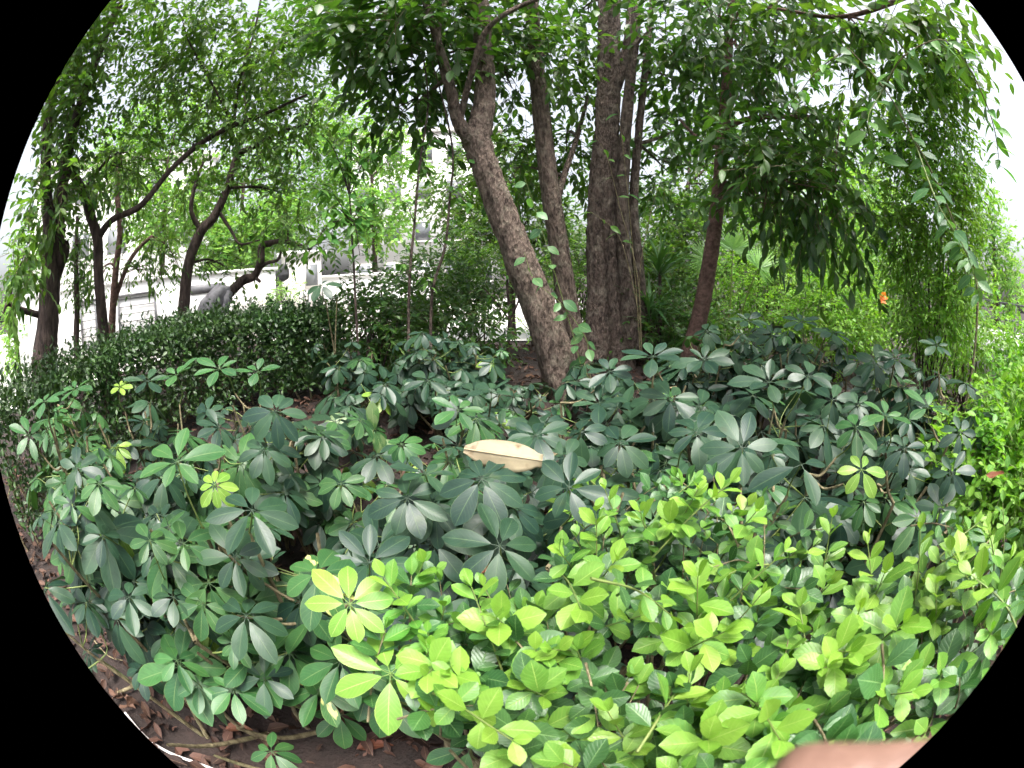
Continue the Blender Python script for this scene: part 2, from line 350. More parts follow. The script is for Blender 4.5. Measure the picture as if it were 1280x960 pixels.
for u in (296, 312, 328): wpart('pilaster', seg(MB(), u, u + 5, -.05, 1.7, .1, .09), 'offwhite')
vt = wpart('vent', wall_box(MB(), 238, 357, 282, 364, .04, .02), 'metal')
for (u0, v0, u1, v1, k) in ((147, 366, 196, 414, 6), (100, 380, 122, 424, 6)):
    wf = MB(); a, b = WP(u0, v0), WP(u1, v1); Wd = abs((b - a).dot(wdir)); Hd = 1.0; c = (a + b) / 2; c.z = 1.02
    for sx in (-1, 1): wf.box(c + wdir * sx * Wd / 2 + wn * .03, (.05, .06, Hd), WROT)
    for sz in (-1, 1): wf.box(c + Vector((0, 0, sz * Hd / 2)) + wn * .032, (Wd + .05, .066, .05), WROT)
    fo = wpart('window_grille', wf, 'metal')
    for i in range(k):
        sl = MB().box(c + Vector((0, 0, (i + .5) / k * Hd - Hd / 2)) + wn * .025, (Wd - .05, .014, .02), WROT)
        obj('slat', sl.mesh('slat', 'metal', False, base), fo)
gb = PH(377, 356, 13.4); gb = Vector((gb.x, gb.y, 0))
tg = thing('gate_lodge', 'small pale lodge with a dark window beside the white wall', 'building', gb)
obj('wall', MB().box((0, 0, 1.1), (.95, .8, 2.2), WROT).mesh('wall', 'offwhite', False), tg)
obj('roof', MB().box((0, 0, 2.25), (1.2, 1.0, .1), WROT).mesh('roof', 'white', False), tg)
wi = obj('window', MB().box(WROT @ Vector((.1, -.41, 1.6)), (.5, .03, .7), WROT).mesh('window', 'offwhite', False), tg)
obj('pane', MB().box(WROT @ Vector((.1, -.435, 1.6)), (.4, .03, .6), WROT).mesh('pane', 'glass', False), wi)
for i in range(5):
    obj('railing_bar', MB().box(WROT @ Vector((-.25 + i * .17, -.5, .85)), (.025, .025, .7), WROT).mesh('bar', 'metal', False), tg)
lw = AZ(455, 14.2, 0)
tl = thing('garden_wall', 'low white wall between the pale lodge and the thick leaning trunk', 'wall', lw)
obj('wall', MB().box((0, 0, .75), (4.6, .2, 1.5)).mesh('wall', 'white', False), tl)
obj('coping', MB().box((0, -.01, 1.54), (4.7, .3, .08)).mesh('coping', 'white', False), tl)
def block(name, label, c, size, storeys, cols, mat='white', rz=0):
    t = thing(name, label, 'building', c); t.rotation_euler.z = rz
    sx, sy, sz = size
    obj('wall', MB().box((0, 0, sz / 2), size).mesh('wall', mat, False), t)
    obj('roof_parapet', MB().box((0, 0, sz + .25), (sx + .3, sy + .3, .5)).mesh('parapet', 'offwhite', False), t)
    for i in range(storeys):
        for j in range(cols):
            x = (j + .5) / cols * sx - sx / 2; z = (i + .5) / storeys * sz
            wd, hg = sx / cols * .55, sz / storeys * .5
            wo = obj('window', MB().box((x, -sy / 2 - .02, z), (wd, .08, hg)).mesh('window', 'offwhite', False), t)
            obj('pane', MB().box((x, -sy / 2 - .05, z), (wd - .16, .06, hg - .16)).mesh('pane', 'glass', False), wo)
            obj('window_sill', MB().box((x, -sy / 2 - .1, z - hg / 2 - .05), (wd + .2, .2, .08)).mesh('sill', 'white', False), t)
    return t
block('apartment_building', 'tall white apartment block glimpsed above the low white wall', AZ(520, 38, 0) + Vector((0, 4, 0)), (13, 8, 14), 4, 5, 'white', .15)
#block('apartment_building', 'pale apartment block behind the bright bushes on the right', AZ(1090, 34, 0), (14, 8, 7), 2, 5, 'offwhite', -.7)
block('apartment_building', 'white apartment block behind the trees at the left edge', AZ(150, 34, 0), (14, 8, 10), 3, 5, 'white', .9)
# stepped white wall with a dark railing at the right edge
rw = AZ(1300, 9.5, 0); rr_ = Matrix.Rotation(-1.15, 3, 'Z')
tr = thing('railing_wall', 'white wall topped by a dark metal railing at the right edge', 'wall', rw)
obj('wall', MB().box((0, 0, .5), (4.4, .25, 1.0), rr_).mesh('wall', 'white', False), tr)
for i in range(12): obj('railing_post', MB().box(rr_ @ Vector((-2.1 + i * .38, 0, 1.25)), (.03, .03, .5), rr_).mesh('post', 'metal', False), tr)
for z in (1.2, 1.5): obj('handrail', MB().box(rr_ @ Vector((0, 0, z)), (4.4, .036, .036), rr_).mesh('rail', 'metal', False), tr)

#@@TREES
# ================================================================== TREES
def foliage_pts(c, ax, n, ls, droop=.35, tl=4.0, per=9, shell=.0):
    """leaves along twigs that fill an ellipsoid; ax = 3x3 rows of semi-axes"""
    nt_ = max(1, int(n / per)); d = rng.normal(0, 1, (nt_, 3)); d /= np.linalg.norm(d, axis=1)[:, None]
    rad = rng.uniform(shell, 1, nt_) ** (1 / 2.2)
    st = np.array(tuple(c)) + (d * rad[:, None]) @ np.array(ax)
    dr = d * .6 + rng.normal(0, .6, (nt_, 3)); dr[:, 2] -= droop * .5; dr /= np.linalg.norm(dr, axis=1)[:, None]
    L = ls * tl * rng.uniform(.6, 1.3, nt_)
    k = np.tile((np.arange(per) + .6) / per, (nt_, 1)) + rng.normal(0, .03, (nt_, per))
    pos = st[:, None] + dr[:, None] * (k * L[:, None])[..., None]; pos[..., 2] -= droop * .35 * (k ** 2) * L[:, None]
    side = np.cross(dr, [0, 0, 1.0]) + rng.normal(0, .15, (nt_, 3)); sg = np.where(np.arange(per) % 2, 1, -1)
    Y = dr[:, None] * .6 + side[:, None] * sg[None, :, None] * .8 + rng.normal(0, .25, (nt_, per, 3)); Y[..., 2] -= droop
    N = rng.normal(0, .45, (nt_, per, 3)); N[..., 2] += 1
    s = ls * rng.uniform(.6, 1.2, (nt_, per))
    en = st + dr * L[:, None]; en[:, 2] -= droop * .35 * L
    return pos.reshape(-1, 3), Y.reshape(-1, 3), N.reshape(-1, 3), s.ravel(), st, en
def blob_axes(c, hd, ru, rv, depth):
    r = (c - CAM); r.z = 0; r.normalize(); x = Vector((r.y, -r.x, 0)); d = (c - CAM).length
    return [tuple(x * ru * RAD * d), tuple(r * depth), (0, 0, rv * RAD * d)]
def twig_mesh(st, en, r, off, mat='twig', name='twigs'):
    n = len(st); D = en - st; ref = rng.normal(0, 1, (n, 3)); X = np.cross(D, ref); X /= np.linalg.norm(X, axis=1)[:, None] + 1e-9; Y = np.cross(D, X); Y /= np.linalg.norm(Y, axis=1)[:, None] + 1e-9
    V = []
    for p, rr in ((st, r), (en, r * .35)):
        for a in range(3): V.append(p + X * rr * math.cos(a * 2.094) + Y * rr * math.sin(a * 2.094))
    V = np.stack(V, 1).reshape(-1, 3) - np.array(tuple(off)); b = np.arange(n)[:, None, None] * 6
    Q = np.array([[0, 1, 4, 3], [1, 2, 5, 4], [2, 0, 3, 5]])[None] + b
    return np_mesh(name, V, Q.reshape(-1, 4), mat)
def tree(name, label, paths, bark, blobs, leaf='oval', ls=.1, mat='crown_a', droop=.35, group=None, sides=12, wob=.03, flute=.05, cat='tree', limb_r=.018, tl=4.0, shell=0, dens=1.0):
    """paths: lists of (u, v, horizontal distance, radius in px); the first is the trunk. blobs: (u, v, hd, ru, rv, depth, leaves)"""
    pts = [[PH(u, v, h) for u, v, h, r in p] for p in paths]; b = pts[0][0]; gz = gh(b.x, b.y)
    root = Vector((b.x, b.y, gz)); t = thing(name, label, cat, root, group); nodes = []
    for i, (p, q) in enumerate(zip(pts, paths)):
        rad = [r * RAD * (a - CAM).length for a, (u, v, h, r) in zip(p, q)]
        if i == 0 and p[0].z > gz - .05: p = [Vector((p[0].x, p[0].y, gz - .12))] + p; rad = [rad[0] * 1.55] + rad
        nodes += [(a, r) for a, r in zip(p, rad)]
        obj('trunk' if i == 0 else 'limb', MB().tube(p, rad, sides, 9, wob, flute if i == 0 else flute * .5).mesh('trunk', bark, True, root), t)
    if blobs:
        A = []; LB = MB()
        for (u, v, h, ru, rv, dep, n) in blobs:
            c = PH(u, v, h); A.append(foliage_pts(c, blob_axes(c, h, ru, rv, dep), int(n * dens * (.5 if v < 0 else 1)), ls, droop * U(.45, 1.15), tl, shell=shell))
            a, r = min(nodes, key=lambda q: (q[0] - c).length + max(0, q[0].z - c.z) * .5); L = (c - a).length
            mid = a.lerp(c, .5) + Vector((0, 0, .12 * L)) + V3(.07 * L); r0 = min(r * .6, limb_r + .008 * L)
            obj('limb', MB().tube([a, mid, c], [r0, r0 * .7, r0 * .3], 6, 5).mesh('limb', bark, True, root), t)
            for k in range(5):
                e = c + Vector(tuple(rng.normal(0, .5, 3) @ np.array(blob_axes(c, h, ru, rv, dep)))); s0 = a.lerp(c, U(.4, .95)) + Vector((0, 0, .06 * L))
                LB.tube([s0, s0.lerp(e, .5) + V3(.08 * L), e], [r0 * .35, r0 * .25, r0 * .1], 4, 3)
        pos, Y, N, s, st, en = [np.concatenate([a[k] for a in A]) for k in range(6)]
        keep = pos[:, 2] > .3; pos, Y, N, s = pos[keep], Y[keep], N[keep], s[keep]
        stuff(obj('branchlets', LB.mesh('branchlets', bark, True, root), t))
        cr = obj('crown', scatter_mesh('crown', LEAF[leaf], pos, Y, N, s, mat, root), t); stuff(cr)
        stuff(obj('twigs', twig_mesh(st, en, ls * .028, root), t))
    return t

g1 = G(705, 497); H1 = math.hypot(g1.x, g1.y)
tree('leaning_tree', 'thick brown leaning trunk that forks, standing nearest behind the beige dry leaf',
     [[(716, 515, H1, 29), (702, 470, H1, 24.5), (674, 385, H1 + .05, 21), (641, 300, H1 + .1, 18), (613, 225, H1 + .15, 17), (596, 176, H1 + .2, 17)],
      [(594, 182, H1 + .2, 17), (606, 125, H1 + .3, 13), (604, 60, H1 + .4, 11), (596, -60, H1 + .6, 8)],
      [(598, 184, H1 + .18, 12), (573, 152, H1 + .1, 8), (560, 95, H1, 6), (536, 15, H1 - .1, 4), (520, -60, H1 - .2, 3)],
      [(575, 150, H1 + .1, 4), (590, 90, H1 - .1, 4), (615, 30, H1 - .3, 3.5), (690, -10, H1 - .4, 3)],
      [(572, 155, H1 + .1, 4), (548, 60, H1 - .05, 3), (556, 0, H1, 2.5)]],
     'bark1', [(470, 40, 3.8, 60, 45, .7, 1500), (530, 85, 4.4, 60, 40, .6, 1100), (560, 10, 3.9, 70, 40, .7, 1000), (620, 30, 4.6, 55, 40, .6, 800), (510, -60, 3.6, 120, 40, 1, 900), (640, 110, 5.2, 40, 30, .5, 420), (505, 140, 4.6, 40, 25, .5, 420)],
     'oval', .15, 'crown_a', .35, wob=.05, sides=26, flute=.04, dens=.62)
H2 = H1 + 1.0
tree('slender_tree', 'slender straight brown trunk rising just right of the leaning trunk',
     [[(724, 448, H2, 16), (713, 400, H2, 14), (701, 320, H2, 12.5), (688, 240, H2, 12), (677, 150, H2, 11), (669, 70, H2, 9), (664, 0, H2, 8), (660, -80, H2, 6)],
      [(692, 262, H2, 6), (705, 220, H2 + .2, 4), (722, 170, H2 + .5, 3), (735, 120, H2 + .7, 2)]],
     'bark1', [(690, 70, H2 + .2, 50, 40, .7, 800), (650, -20, H2, 80, 50, .8, 900), (725, 130, H2 + .9, 40, 50, .6, 800), (640, 210, H2 + 1.2, 45, 60, .6, 1300), (710, 210, H2 + 1.4, 40, 50, .6, 1100)],
     'oval', .13, 'crown_b', .4, wob=.02, dens=.58)
H3 = H1 + 1.3
tree('multi_stem_tree', 'thick clump of fused bark-covered trunks in the middle, the widest tree',
     [[(772, 445, H3, 22), (769, 390, H3, 16), (763, 300, H3, 14.5), (757, 200, H3, 14), (760, 100, H3, 13.5), (762, 0, H3, 13), (766, -80, H3, 12)],
      [(748, 448, H3 - .05, 18), (748, 370, H3, 14), (747, 290, H3, 13), (749, 210, H3, 11), (757, 130, H3 + .1, 8)],
      [(790, 440, H3 - .1, 13), (783, 350, H3 - .1, 9), (778, 260, H3 - .15, 8), (783, 150, H3 - .15, 7), (792, 60, H3 - .15, 6), (800, -40, H3 - .1, 5)],
      [(800, 440, H3 + .05, 14), (800, 380, H3 + .05, 10), (797, 320, H3, 7), (792, 260, H3, 6), (797, 180, H3, 5), (806, 90, H3 + .1, 4), (815, 0, H3 + .2, 3)],
      [(765, 120, H3, 8), (785, 60, H3 + .1, 7), (790, 10, H3 + .2, 6), (795, -60, H3 + .2, 5)]],
     'bark2', [(835, 40, H3 - .3, 55, 45, .8, 1000), (860, 110, H3 + .2, 60, 35, .7, 900), (720, 20, H3 + .3, 50, 40, .7, 700), (850, 160, H3 + .8, 50, 30, .6, 600), (800, -50, H3 - .8, 130, 40, 1, 1100), (835, 215, H3 + 1.3, 40, 50, .6, 800)],
     'oval', .16, 'crown_a', .4, wob=.05, flute=.09, sides=24, dens=.55)
H4 = H1 + .5
tree('red_barked_tree', 'thin reddish trunk on the right carrying a drooping mass of dark leaves',
     [[(863, 445, H4, 12), (874, 400, H4, 10.5), (886, 335, H4, 10), (896, 260, H4, 9), (903, 180, H4, 8), (908, 110, H4, 6.5), (912, 40, H4, 5), (916, -60, H4, 4)],
      [(904, 160, H4, 4), (940, 148, H4 - .2, 3.5), (990, 146, H4 - .4, 3), (1050, 150, H4 - .6, 2.2)],
      [(905, 190, H4, 2.5), (870, 170, H4 + .2, 2), (850, 150, H4 + .3, 1.5)]],
     'bark3', [(920, 60, H4 - .1, 55, 45, .7, 1000), (970, 30, H4 - .4, 60, 40, .7, 900), (880, 10, H4 - .4, 60, 40, .7, 800), (935, 195, H4 - .4, 45, 35, .5, 1100), (985, 225, H4 - .6, 60, 50, .5, 1150), (1045, 245, H4 - .7, 50, 50, .5, 1000), (960, 110, H4 - .3, 60, 30, .6, 500), (1010, 150, H4 - .5, 50, 30, .5, 500)],
     'lance', .14, 'crown_a', .75, wob=.02, dens=.5)
# left side
tree('forked_tree', 'stout brown trunk with a V fork at the far left edge',
     [[(57, 475, 4.6, 20), (60, 400, 4.6, 16), (64, 330, 4.6, 15), (67, 285, 4.6, 17)],
      [(62, 292, 4.6, 9), (57, 225, 4.6, 8), (60, 150, 4.6, 7), (78, 70, 4.6, 5), (95, 0, 4.6, 4)],
      [(73, 292, 4.6, 9), (83, 200, 4.55, 8), (98, 140, 4.5, 7), (120, 75, 4.4, 6), (150, 5, 4.3, 5)],
      [(72, 345, 4.6, 6), (80, 315, 4.5, 8), (81, 303, 4.45, 6)],
      [(50, 394, 4.6, 4), (27, 387, 4.5, 3.5), (10, 380, 4.4, 2.5), (4, 392, 4.4, 1.5)]],
     'bark4', [(85, 130, 4.4, 40, 50, .6, 1500), (60, 240, 4.2, 35, 50, .5, 800), (110, 50, 4.2, 45, 40, .7, 1500), (30, 320, 3.6, 25, 45, .5, 450), (150, -10, 4, 70, 50, .8, 1500), (100, 215, 4.8, 40, 35, .5, 700)],
     'oval', .1, 'crown_b', .35, dens=.7)
tree('crooked_tree', 'crooked grey trunk with a long bough rising to the right, beside the forked trunk',
     [[(131, 450, 5, 9), (128, 400, 5, 7.5), (123, 340, 5, 7), (122, 300, 5, 7), (112, 265, 5, 7), (104, 240, 5, 6), (88, 213, 5, 6), (70, 194, 5, 4.5), (56, 168, 5, 3.5), (60, 120, 5, 2.5)],
      [(121, 300, 5, 5), (140, 275, 4.9, 4), (176, 257, 4.8, 4), (212, 214, 4.7, 3.5), (250, 180, 4.6, 3.5), (292, 157, 4.5, 3), (332, 142, 4.4, 2.5), (384, 118, 4.3, 1.5)],
      [(292, 157, 4.5, 2), (300, 100, 4.4, 2), (318, 40, 4.3, 1.5), (330, -20, 4.2, 1.2)],
      [(292, 157, 4.5, 2), (268, 110, 4.4, 1.5), (235, 50, 4.3, 1.2)]],
     'bark4', [(190, 100, 4.8, 60, 50, .7, 2000), (250, 50, 4.6, 60, 50, .7, 2000), (160, 190, 5, 50, 40, .6, 900), (330, 70, 4.4, 55, 50, .7, 1800), (320, 150, 4.4, 60, 30, .5, 800), (260, 130, 4.6, 45, 35, .6, 900), (220, 10, 4.3, 110, 40, 1, 2000), (240, 190, 5, 40, 25, .5, 400)],
     'oval', .085, 'crown_b', .3, dens=.66)
tree('twin_stem_tree', 'thin two-stemmed pale tree between the forked trunk and the white wall window',
     [[(140, 432, 6, 6), (141, 385, 6, 5), (145, 335, 6, 4.5), (150, 290, 6, 4), (147, 240, 6, 3.5), (150, 190, 6, 3)],
      [(141, 385, 6, 3), (158, 335, 6.1, 3), (172, 312, 6.2, 2.5), (190, 295, 6.3, 2)]],
     'bark3', [(190, 300, 6.2, 40, 20, .5, 380), (150, 230, 6, 50, 40, .6, 800), (120, 340, 6.4, 30, 25, .4, 280), (175, 338, 6.2, 35, 14, .4, 260), (225, 335, 6.4, 35, 12, .4, 220)], 'lance', .09, 'crown_b', .6)
tree('dark_sapling', 'thin dark sapling in front of the white wall grille at the left',
     [[(96, 440, 5.6, 4.5), (96, 385, 5.6, 4), (95, 330, 5.6, 3.5), (97, 270, 5.6, 2.5)]],
     'bark4', [(97, 350, 5.6, 16, 35, .3, 420), (100, 300, 5.6, 22, 30, .3, 400)], 'oval', .06, 'crown_a', .4)
tree('curved_tree', 'curving brown trunk standing behind the clipped hedge, left of the grey cloth',
     [[(229, 420, 6, 9), (231, 370, 6, 7.5), (236, 330, 6, 7), (251, 290, 6, 7), (268, 270, 6, 6), (284, 235, 6, 5), (297, 195, 6, 4.5), (318, 183, 5.9, 3), (350, 165, 5.8, 2.5), (385, 155, 5.7, 1.5)],
      [(252, 290, 6, 4), (239, 262, 6, 3), (246, 225, 6, 2.5), (255, 200, 6, 2)],
      [(297, 195, 6, 3), (308, 140, 6, 2.5), (304, 90, 6, 2), (318, 20, 6, 1.5)],
      [(272, 262, 6, 2.5), (290, 290, 5.9, 2), (300, 305, 5.8, 1.5), (325, 300, 5.8, 1)]],
     'bark4', [(300, 210, 6.2, 50, 25, .6, 600), (340, 170, 6, 50, 35, .6, 1100), (310, 100, 6.2, 60, 45, .7, 1700), (380, 60, 6, 50, 50, .7, 1500), (390, 140, 5.8, 45, 40, .6, 1000), (400, 20, 5.2, 60, 40, .8, 1200), (350, 240, 6.4, 40, 25, .5, 500), (240, 230, 6.2, 40, 30, .5, 500), (285, 335, 6.3, 40, 14, .4, 260)],
     'oval', .1, 'crown_b', .3, dens=.62)
tree('wrapped_tree', 'low leaning tree whose base is wrapped in grey cloth beside the hedge',
     [[(248, 408, 6.2, 7), (262, 388, 6.2, 6), (286, 368, 6.1, 5.5), (303, 351, 6.1, 6), (318, 345, 6.1, 5), (326, 326, 6, 5), (327, 309, 6, 4.5), (337, 304, 6, 4), (360, 302, 5.9, 3), (388, 312, 5.8, 2)],
      [(318, 346, 6.1, 3), (331, 330, 6, 2.5), (347, 325, 6, 2), (352, 312, 6, 1.5)],
      [(318, 346, 6.1, 2.5), (325, 352, 6, 2)]],
     'bark4', [(400, 305, 5.6, 40, 12, .4, 200), (360, 280, 5.8, 30, 20, .4, 240)], 'oval', .1, 'crown_b', .5)
cb = PH(268, 385, 6.05)
cl = MB()
cl.tube([PH(287, 362, 6.0), PH(276, 366, 5.97), PH(268, 376, 5.95), PH(262, 392, 5.95), PH(258, 406, 5.97)], [.05, .1, .13, .12, .1], 14, 4, .1, .12)
cl.tube([PH(286, 364, 5.95), PH(283, 376, 5.93), PH(279, 390, 5.93), PH(277, 396, 5.94)], [.05, .07, .05, .02], 10, 4, .14, .2)
cl.tube([PH(264, 372, 5.95), PH(256, 384, 5.93), PH(252, 400, 5.94), PH(251, 408, 5.95)], [.06, .09, .09, .07], 12, 4, .1, .15)
tag(obj('grey_cloth', cl.mesh('cloth', 'cloth', True, cb), None, cb), 'crumpled grey cloth hung over the leaning tree behind the hedge', 'cloth')
c2 = PH(355, 342, 5.9); cl = MB()
cl.tube([PH(357, 330, 5.9), PH(356, 336, 5.9), PH(355, 343, 5.9), PH(354, 349, 5.9), PH(354, 352, 5.9)], [.012, .06, .085, .06, .01], 12, 4, .08, .12)
cl.tube([PH(358, 304, 5.9), PH(357, 330, 5.9)], [.006, .008], 5)
tag(obj('hanging_bundle', cl.mesh('bundle', 'cloth', True, c2), None, c2), 'small round grey bundle hanging from the leaning tree by the pale lodge', 'bundle')

# ------------------------------------------------------------------ trees and shrubs further back
def back_tree(name, label, trunk, blobs, ls, mat, leaf='far', bark='bark4', droop=.3, **k):
    return tree(name, label, [trunk], bark, blobs, leaf, ls, mat, droop, **k)
GB = 'trees along the street behind'
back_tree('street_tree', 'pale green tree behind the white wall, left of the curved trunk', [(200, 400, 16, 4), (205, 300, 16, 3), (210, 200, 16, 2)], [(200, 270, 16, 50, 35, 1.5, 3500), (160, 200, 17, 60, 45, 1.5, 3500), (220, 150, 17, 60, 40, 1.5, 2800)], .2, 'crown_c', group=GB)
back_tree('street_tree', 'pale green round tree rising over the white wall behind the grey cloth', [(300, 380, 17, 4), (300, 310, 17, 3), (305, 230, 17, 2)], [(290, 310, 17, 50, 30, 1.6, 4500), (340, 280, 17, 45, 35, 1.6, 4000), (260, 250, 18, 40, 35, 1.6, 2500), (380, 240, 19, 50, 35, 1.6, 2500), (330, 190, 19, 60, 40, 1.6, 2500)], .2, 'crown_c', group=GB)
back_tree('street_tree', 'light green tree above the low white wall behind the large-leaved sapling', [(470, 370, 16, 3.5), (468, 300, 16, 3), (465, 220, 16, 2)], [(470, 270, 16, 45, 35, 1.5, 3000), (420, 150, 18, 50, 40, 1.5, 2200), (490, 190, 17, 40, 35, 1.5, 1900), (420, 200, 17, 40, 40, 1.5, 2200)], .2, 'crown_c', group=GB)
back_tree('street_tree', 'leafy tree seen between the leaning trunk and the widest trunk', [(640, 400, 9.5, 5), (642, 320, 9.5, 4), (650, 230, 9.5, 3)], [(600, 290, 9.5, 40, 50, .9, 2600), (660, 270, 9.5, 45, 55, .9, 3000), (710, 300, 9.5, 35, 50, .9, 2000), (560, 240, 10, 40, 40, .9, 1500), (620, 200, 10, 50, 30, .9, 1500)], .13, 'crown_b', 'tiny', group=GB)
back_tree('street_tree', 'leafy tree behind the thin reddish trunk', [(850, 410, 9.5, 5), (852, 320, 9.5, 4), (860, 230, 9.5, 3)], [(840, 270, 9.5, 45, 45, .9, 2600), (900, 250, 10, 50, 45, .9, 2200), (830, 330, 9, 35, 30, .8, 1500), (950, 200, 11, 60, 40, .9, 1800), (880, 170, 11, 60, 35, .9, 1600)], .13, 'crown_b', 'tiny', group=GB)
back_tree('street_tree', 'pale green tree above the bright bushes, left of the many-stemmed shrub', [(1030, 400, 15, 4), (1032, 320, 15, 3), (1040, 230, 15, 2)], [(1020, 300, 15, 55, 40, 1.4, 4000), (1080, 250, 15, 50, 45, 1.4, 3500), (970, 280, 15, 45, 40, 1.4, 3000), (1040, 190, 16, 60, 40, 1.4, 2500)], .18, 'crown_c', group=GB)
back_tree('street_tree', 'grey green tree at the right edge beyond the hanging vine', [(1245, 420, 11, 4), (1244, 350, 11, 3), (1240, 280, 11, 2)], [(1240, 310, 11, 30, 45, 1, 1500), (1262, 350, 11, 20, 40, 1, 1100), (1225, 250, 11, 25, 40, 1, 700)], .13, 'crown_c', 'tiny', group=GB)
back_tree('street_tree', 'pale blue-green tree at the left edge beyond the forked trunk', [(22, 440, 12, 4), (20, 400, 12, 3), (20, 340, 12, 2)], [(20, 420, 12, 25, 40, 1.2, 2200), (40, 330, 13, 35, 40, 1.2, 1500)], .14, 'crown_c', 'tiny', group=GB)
def bush(name, label, c, r, n, ls, mat, leaf='tiny', droop=.2, stems=7, group=None, bark='bark4', cat='shrub'):
    """c: centre of the foliage in the world, r: semi-axes; many thin stems from the ground"""
    b = on_ground(c); t = thing(name, label, cat, b, group)
    for k in range(stems):
        e = c + Vector((rng.normal(0, .35) * r[0], rng.normal(0, .35) * r[1], U(0, .6) * r[2])); s0 = b + Vector((U(-.25, .25) * r[0], U(-.25, .25) * r[1], -.05))
        obj('stem', MB().tube([s0, s0.lerp(e, .5) + V3(.05), e], [.014, .011, .004], 5, 4).mesh('stem', bark, True, b), t)
    pos, Y, N, s, st, en = foliage_pts(c, np.diag(r), n, ls, droop)
    keep = pos[:, 2] > [gh(x, y) + .03 for x, y in pos[:, :2]]
    stuff(obj('foliage', scatter_mesh('foliage', LEAF[leaf], pos[keep], Y[keep], N[keep], s[keep], mat, b), t))
    stuff(obj('twigs', twig_mesh(st, en, ls * .03, b), t)); return t
GU = 'shrubs behind the trunks'
for lab, u, v, h, r, n, ls, mt, lf in (
    ('dark shrub filling the gap left of the leaning trunk', 548, 362, 6.2, (.8, .5, .6), 4200, .08, 'crown_a', 'oval'),
    ('mid green shrub behind the leaning trunk', 596, 352, 7.2, (.5, .5, .7), 2600, .08, 'crown_b', 'tiny'),
    ('dark shrub directly left of the thin reddish trunk', 835, 400, 6.2, (.5, .4, .6), 2600, .08, 'crown_a', 'oval'),
    ('yellow green shrub just right of the thin reddish trunk', 935, 372, 6.4, (.85, .6, .75), 5200, .06, 'bright', 'tiny'),
    ('bright lime shrub in front of the orange flower', 1052, 392, 5.2, (.85, .5, .5), 6000, .06, 'bright', 'tiny'),
    ('feathery green shrub left of the bright lime shrub', 988, 350, 7.2, (.9, .6, 1.0), 4600, .08, 'crown_b', 'tiny'),
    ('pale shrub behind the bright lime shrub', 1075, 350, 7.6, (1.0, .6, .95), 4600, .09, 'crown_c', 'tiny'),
    ('small bright bush seen through the gap right of the leaning trunk', 672, 405, 8.3, (.35, .3, .25), 800, .06, 'bright', 'tiny'),
    ('leafy shrub between the widest trunk and the strap-leaved plant', 800, 365, 8, (.9, .5, 1.1), 4000, .09, 'crown_b', 'tiny'),
    ('shrub behind the slender straight trunk', 722, 350, 8.2, (.6, .5, 1.1), 2800, .09, 'crown_b', 'tiny'),
    ('big shrub behind the fan palm', 880, 340, 8.6, (1.1, .6, 1.4), 5200, .1, 'crown_b', 'tiny'),
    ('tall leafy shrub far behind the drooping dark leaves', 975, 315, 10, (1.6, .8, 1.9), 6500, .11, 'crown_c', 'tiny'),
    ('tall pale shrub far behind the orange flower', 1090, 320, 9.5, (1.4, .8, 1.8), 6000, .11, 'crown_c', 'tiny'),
    ('leafy shrub behind the many-stemmed feathery shrub', 1170, 380, 6.4, (.9, .7, 1.1), 4200, .08, 'crown_b', 'tiny'),
    ('bright shrub at the foot of the many-stemmed feathery shrub', 1215, 415, 4.4, (.6, .5, .5), 3000, .06, 'bright', 'tiny'),
    ('small shrub against the pale lodge', 355, 365, 12, (.5, .4, .35), 700, .08, 'crown_c', 'tiny'),
    ('low dark shrub joining the hedge end to the leaning trunk', 545, 420, 4.6, (.85, .4, .35), 3600, .07, 'crown_a', 'oval'),
    ('low dark shrub right behind the hedge end', 465, 410, 4.3, (.5, .4, .4), 2400, .065, 'crown_a', 'oval'),
    ('low dark shrub behind the foot of the reddish trunk', 850, 415, 5.2, (.7, .4, .35), 2800, .075, 'crown_a', 'oval'),
    ('dark shrub between the hedge end and the two thin grey stems', 475, 385, 5.2, (.55, .4, .45), 2200, .075, 'crown_a', 'oval')):
    bush('garden_shrub', lab, PH(u, v, h), r, n, ls, mt, lf, group=GU)

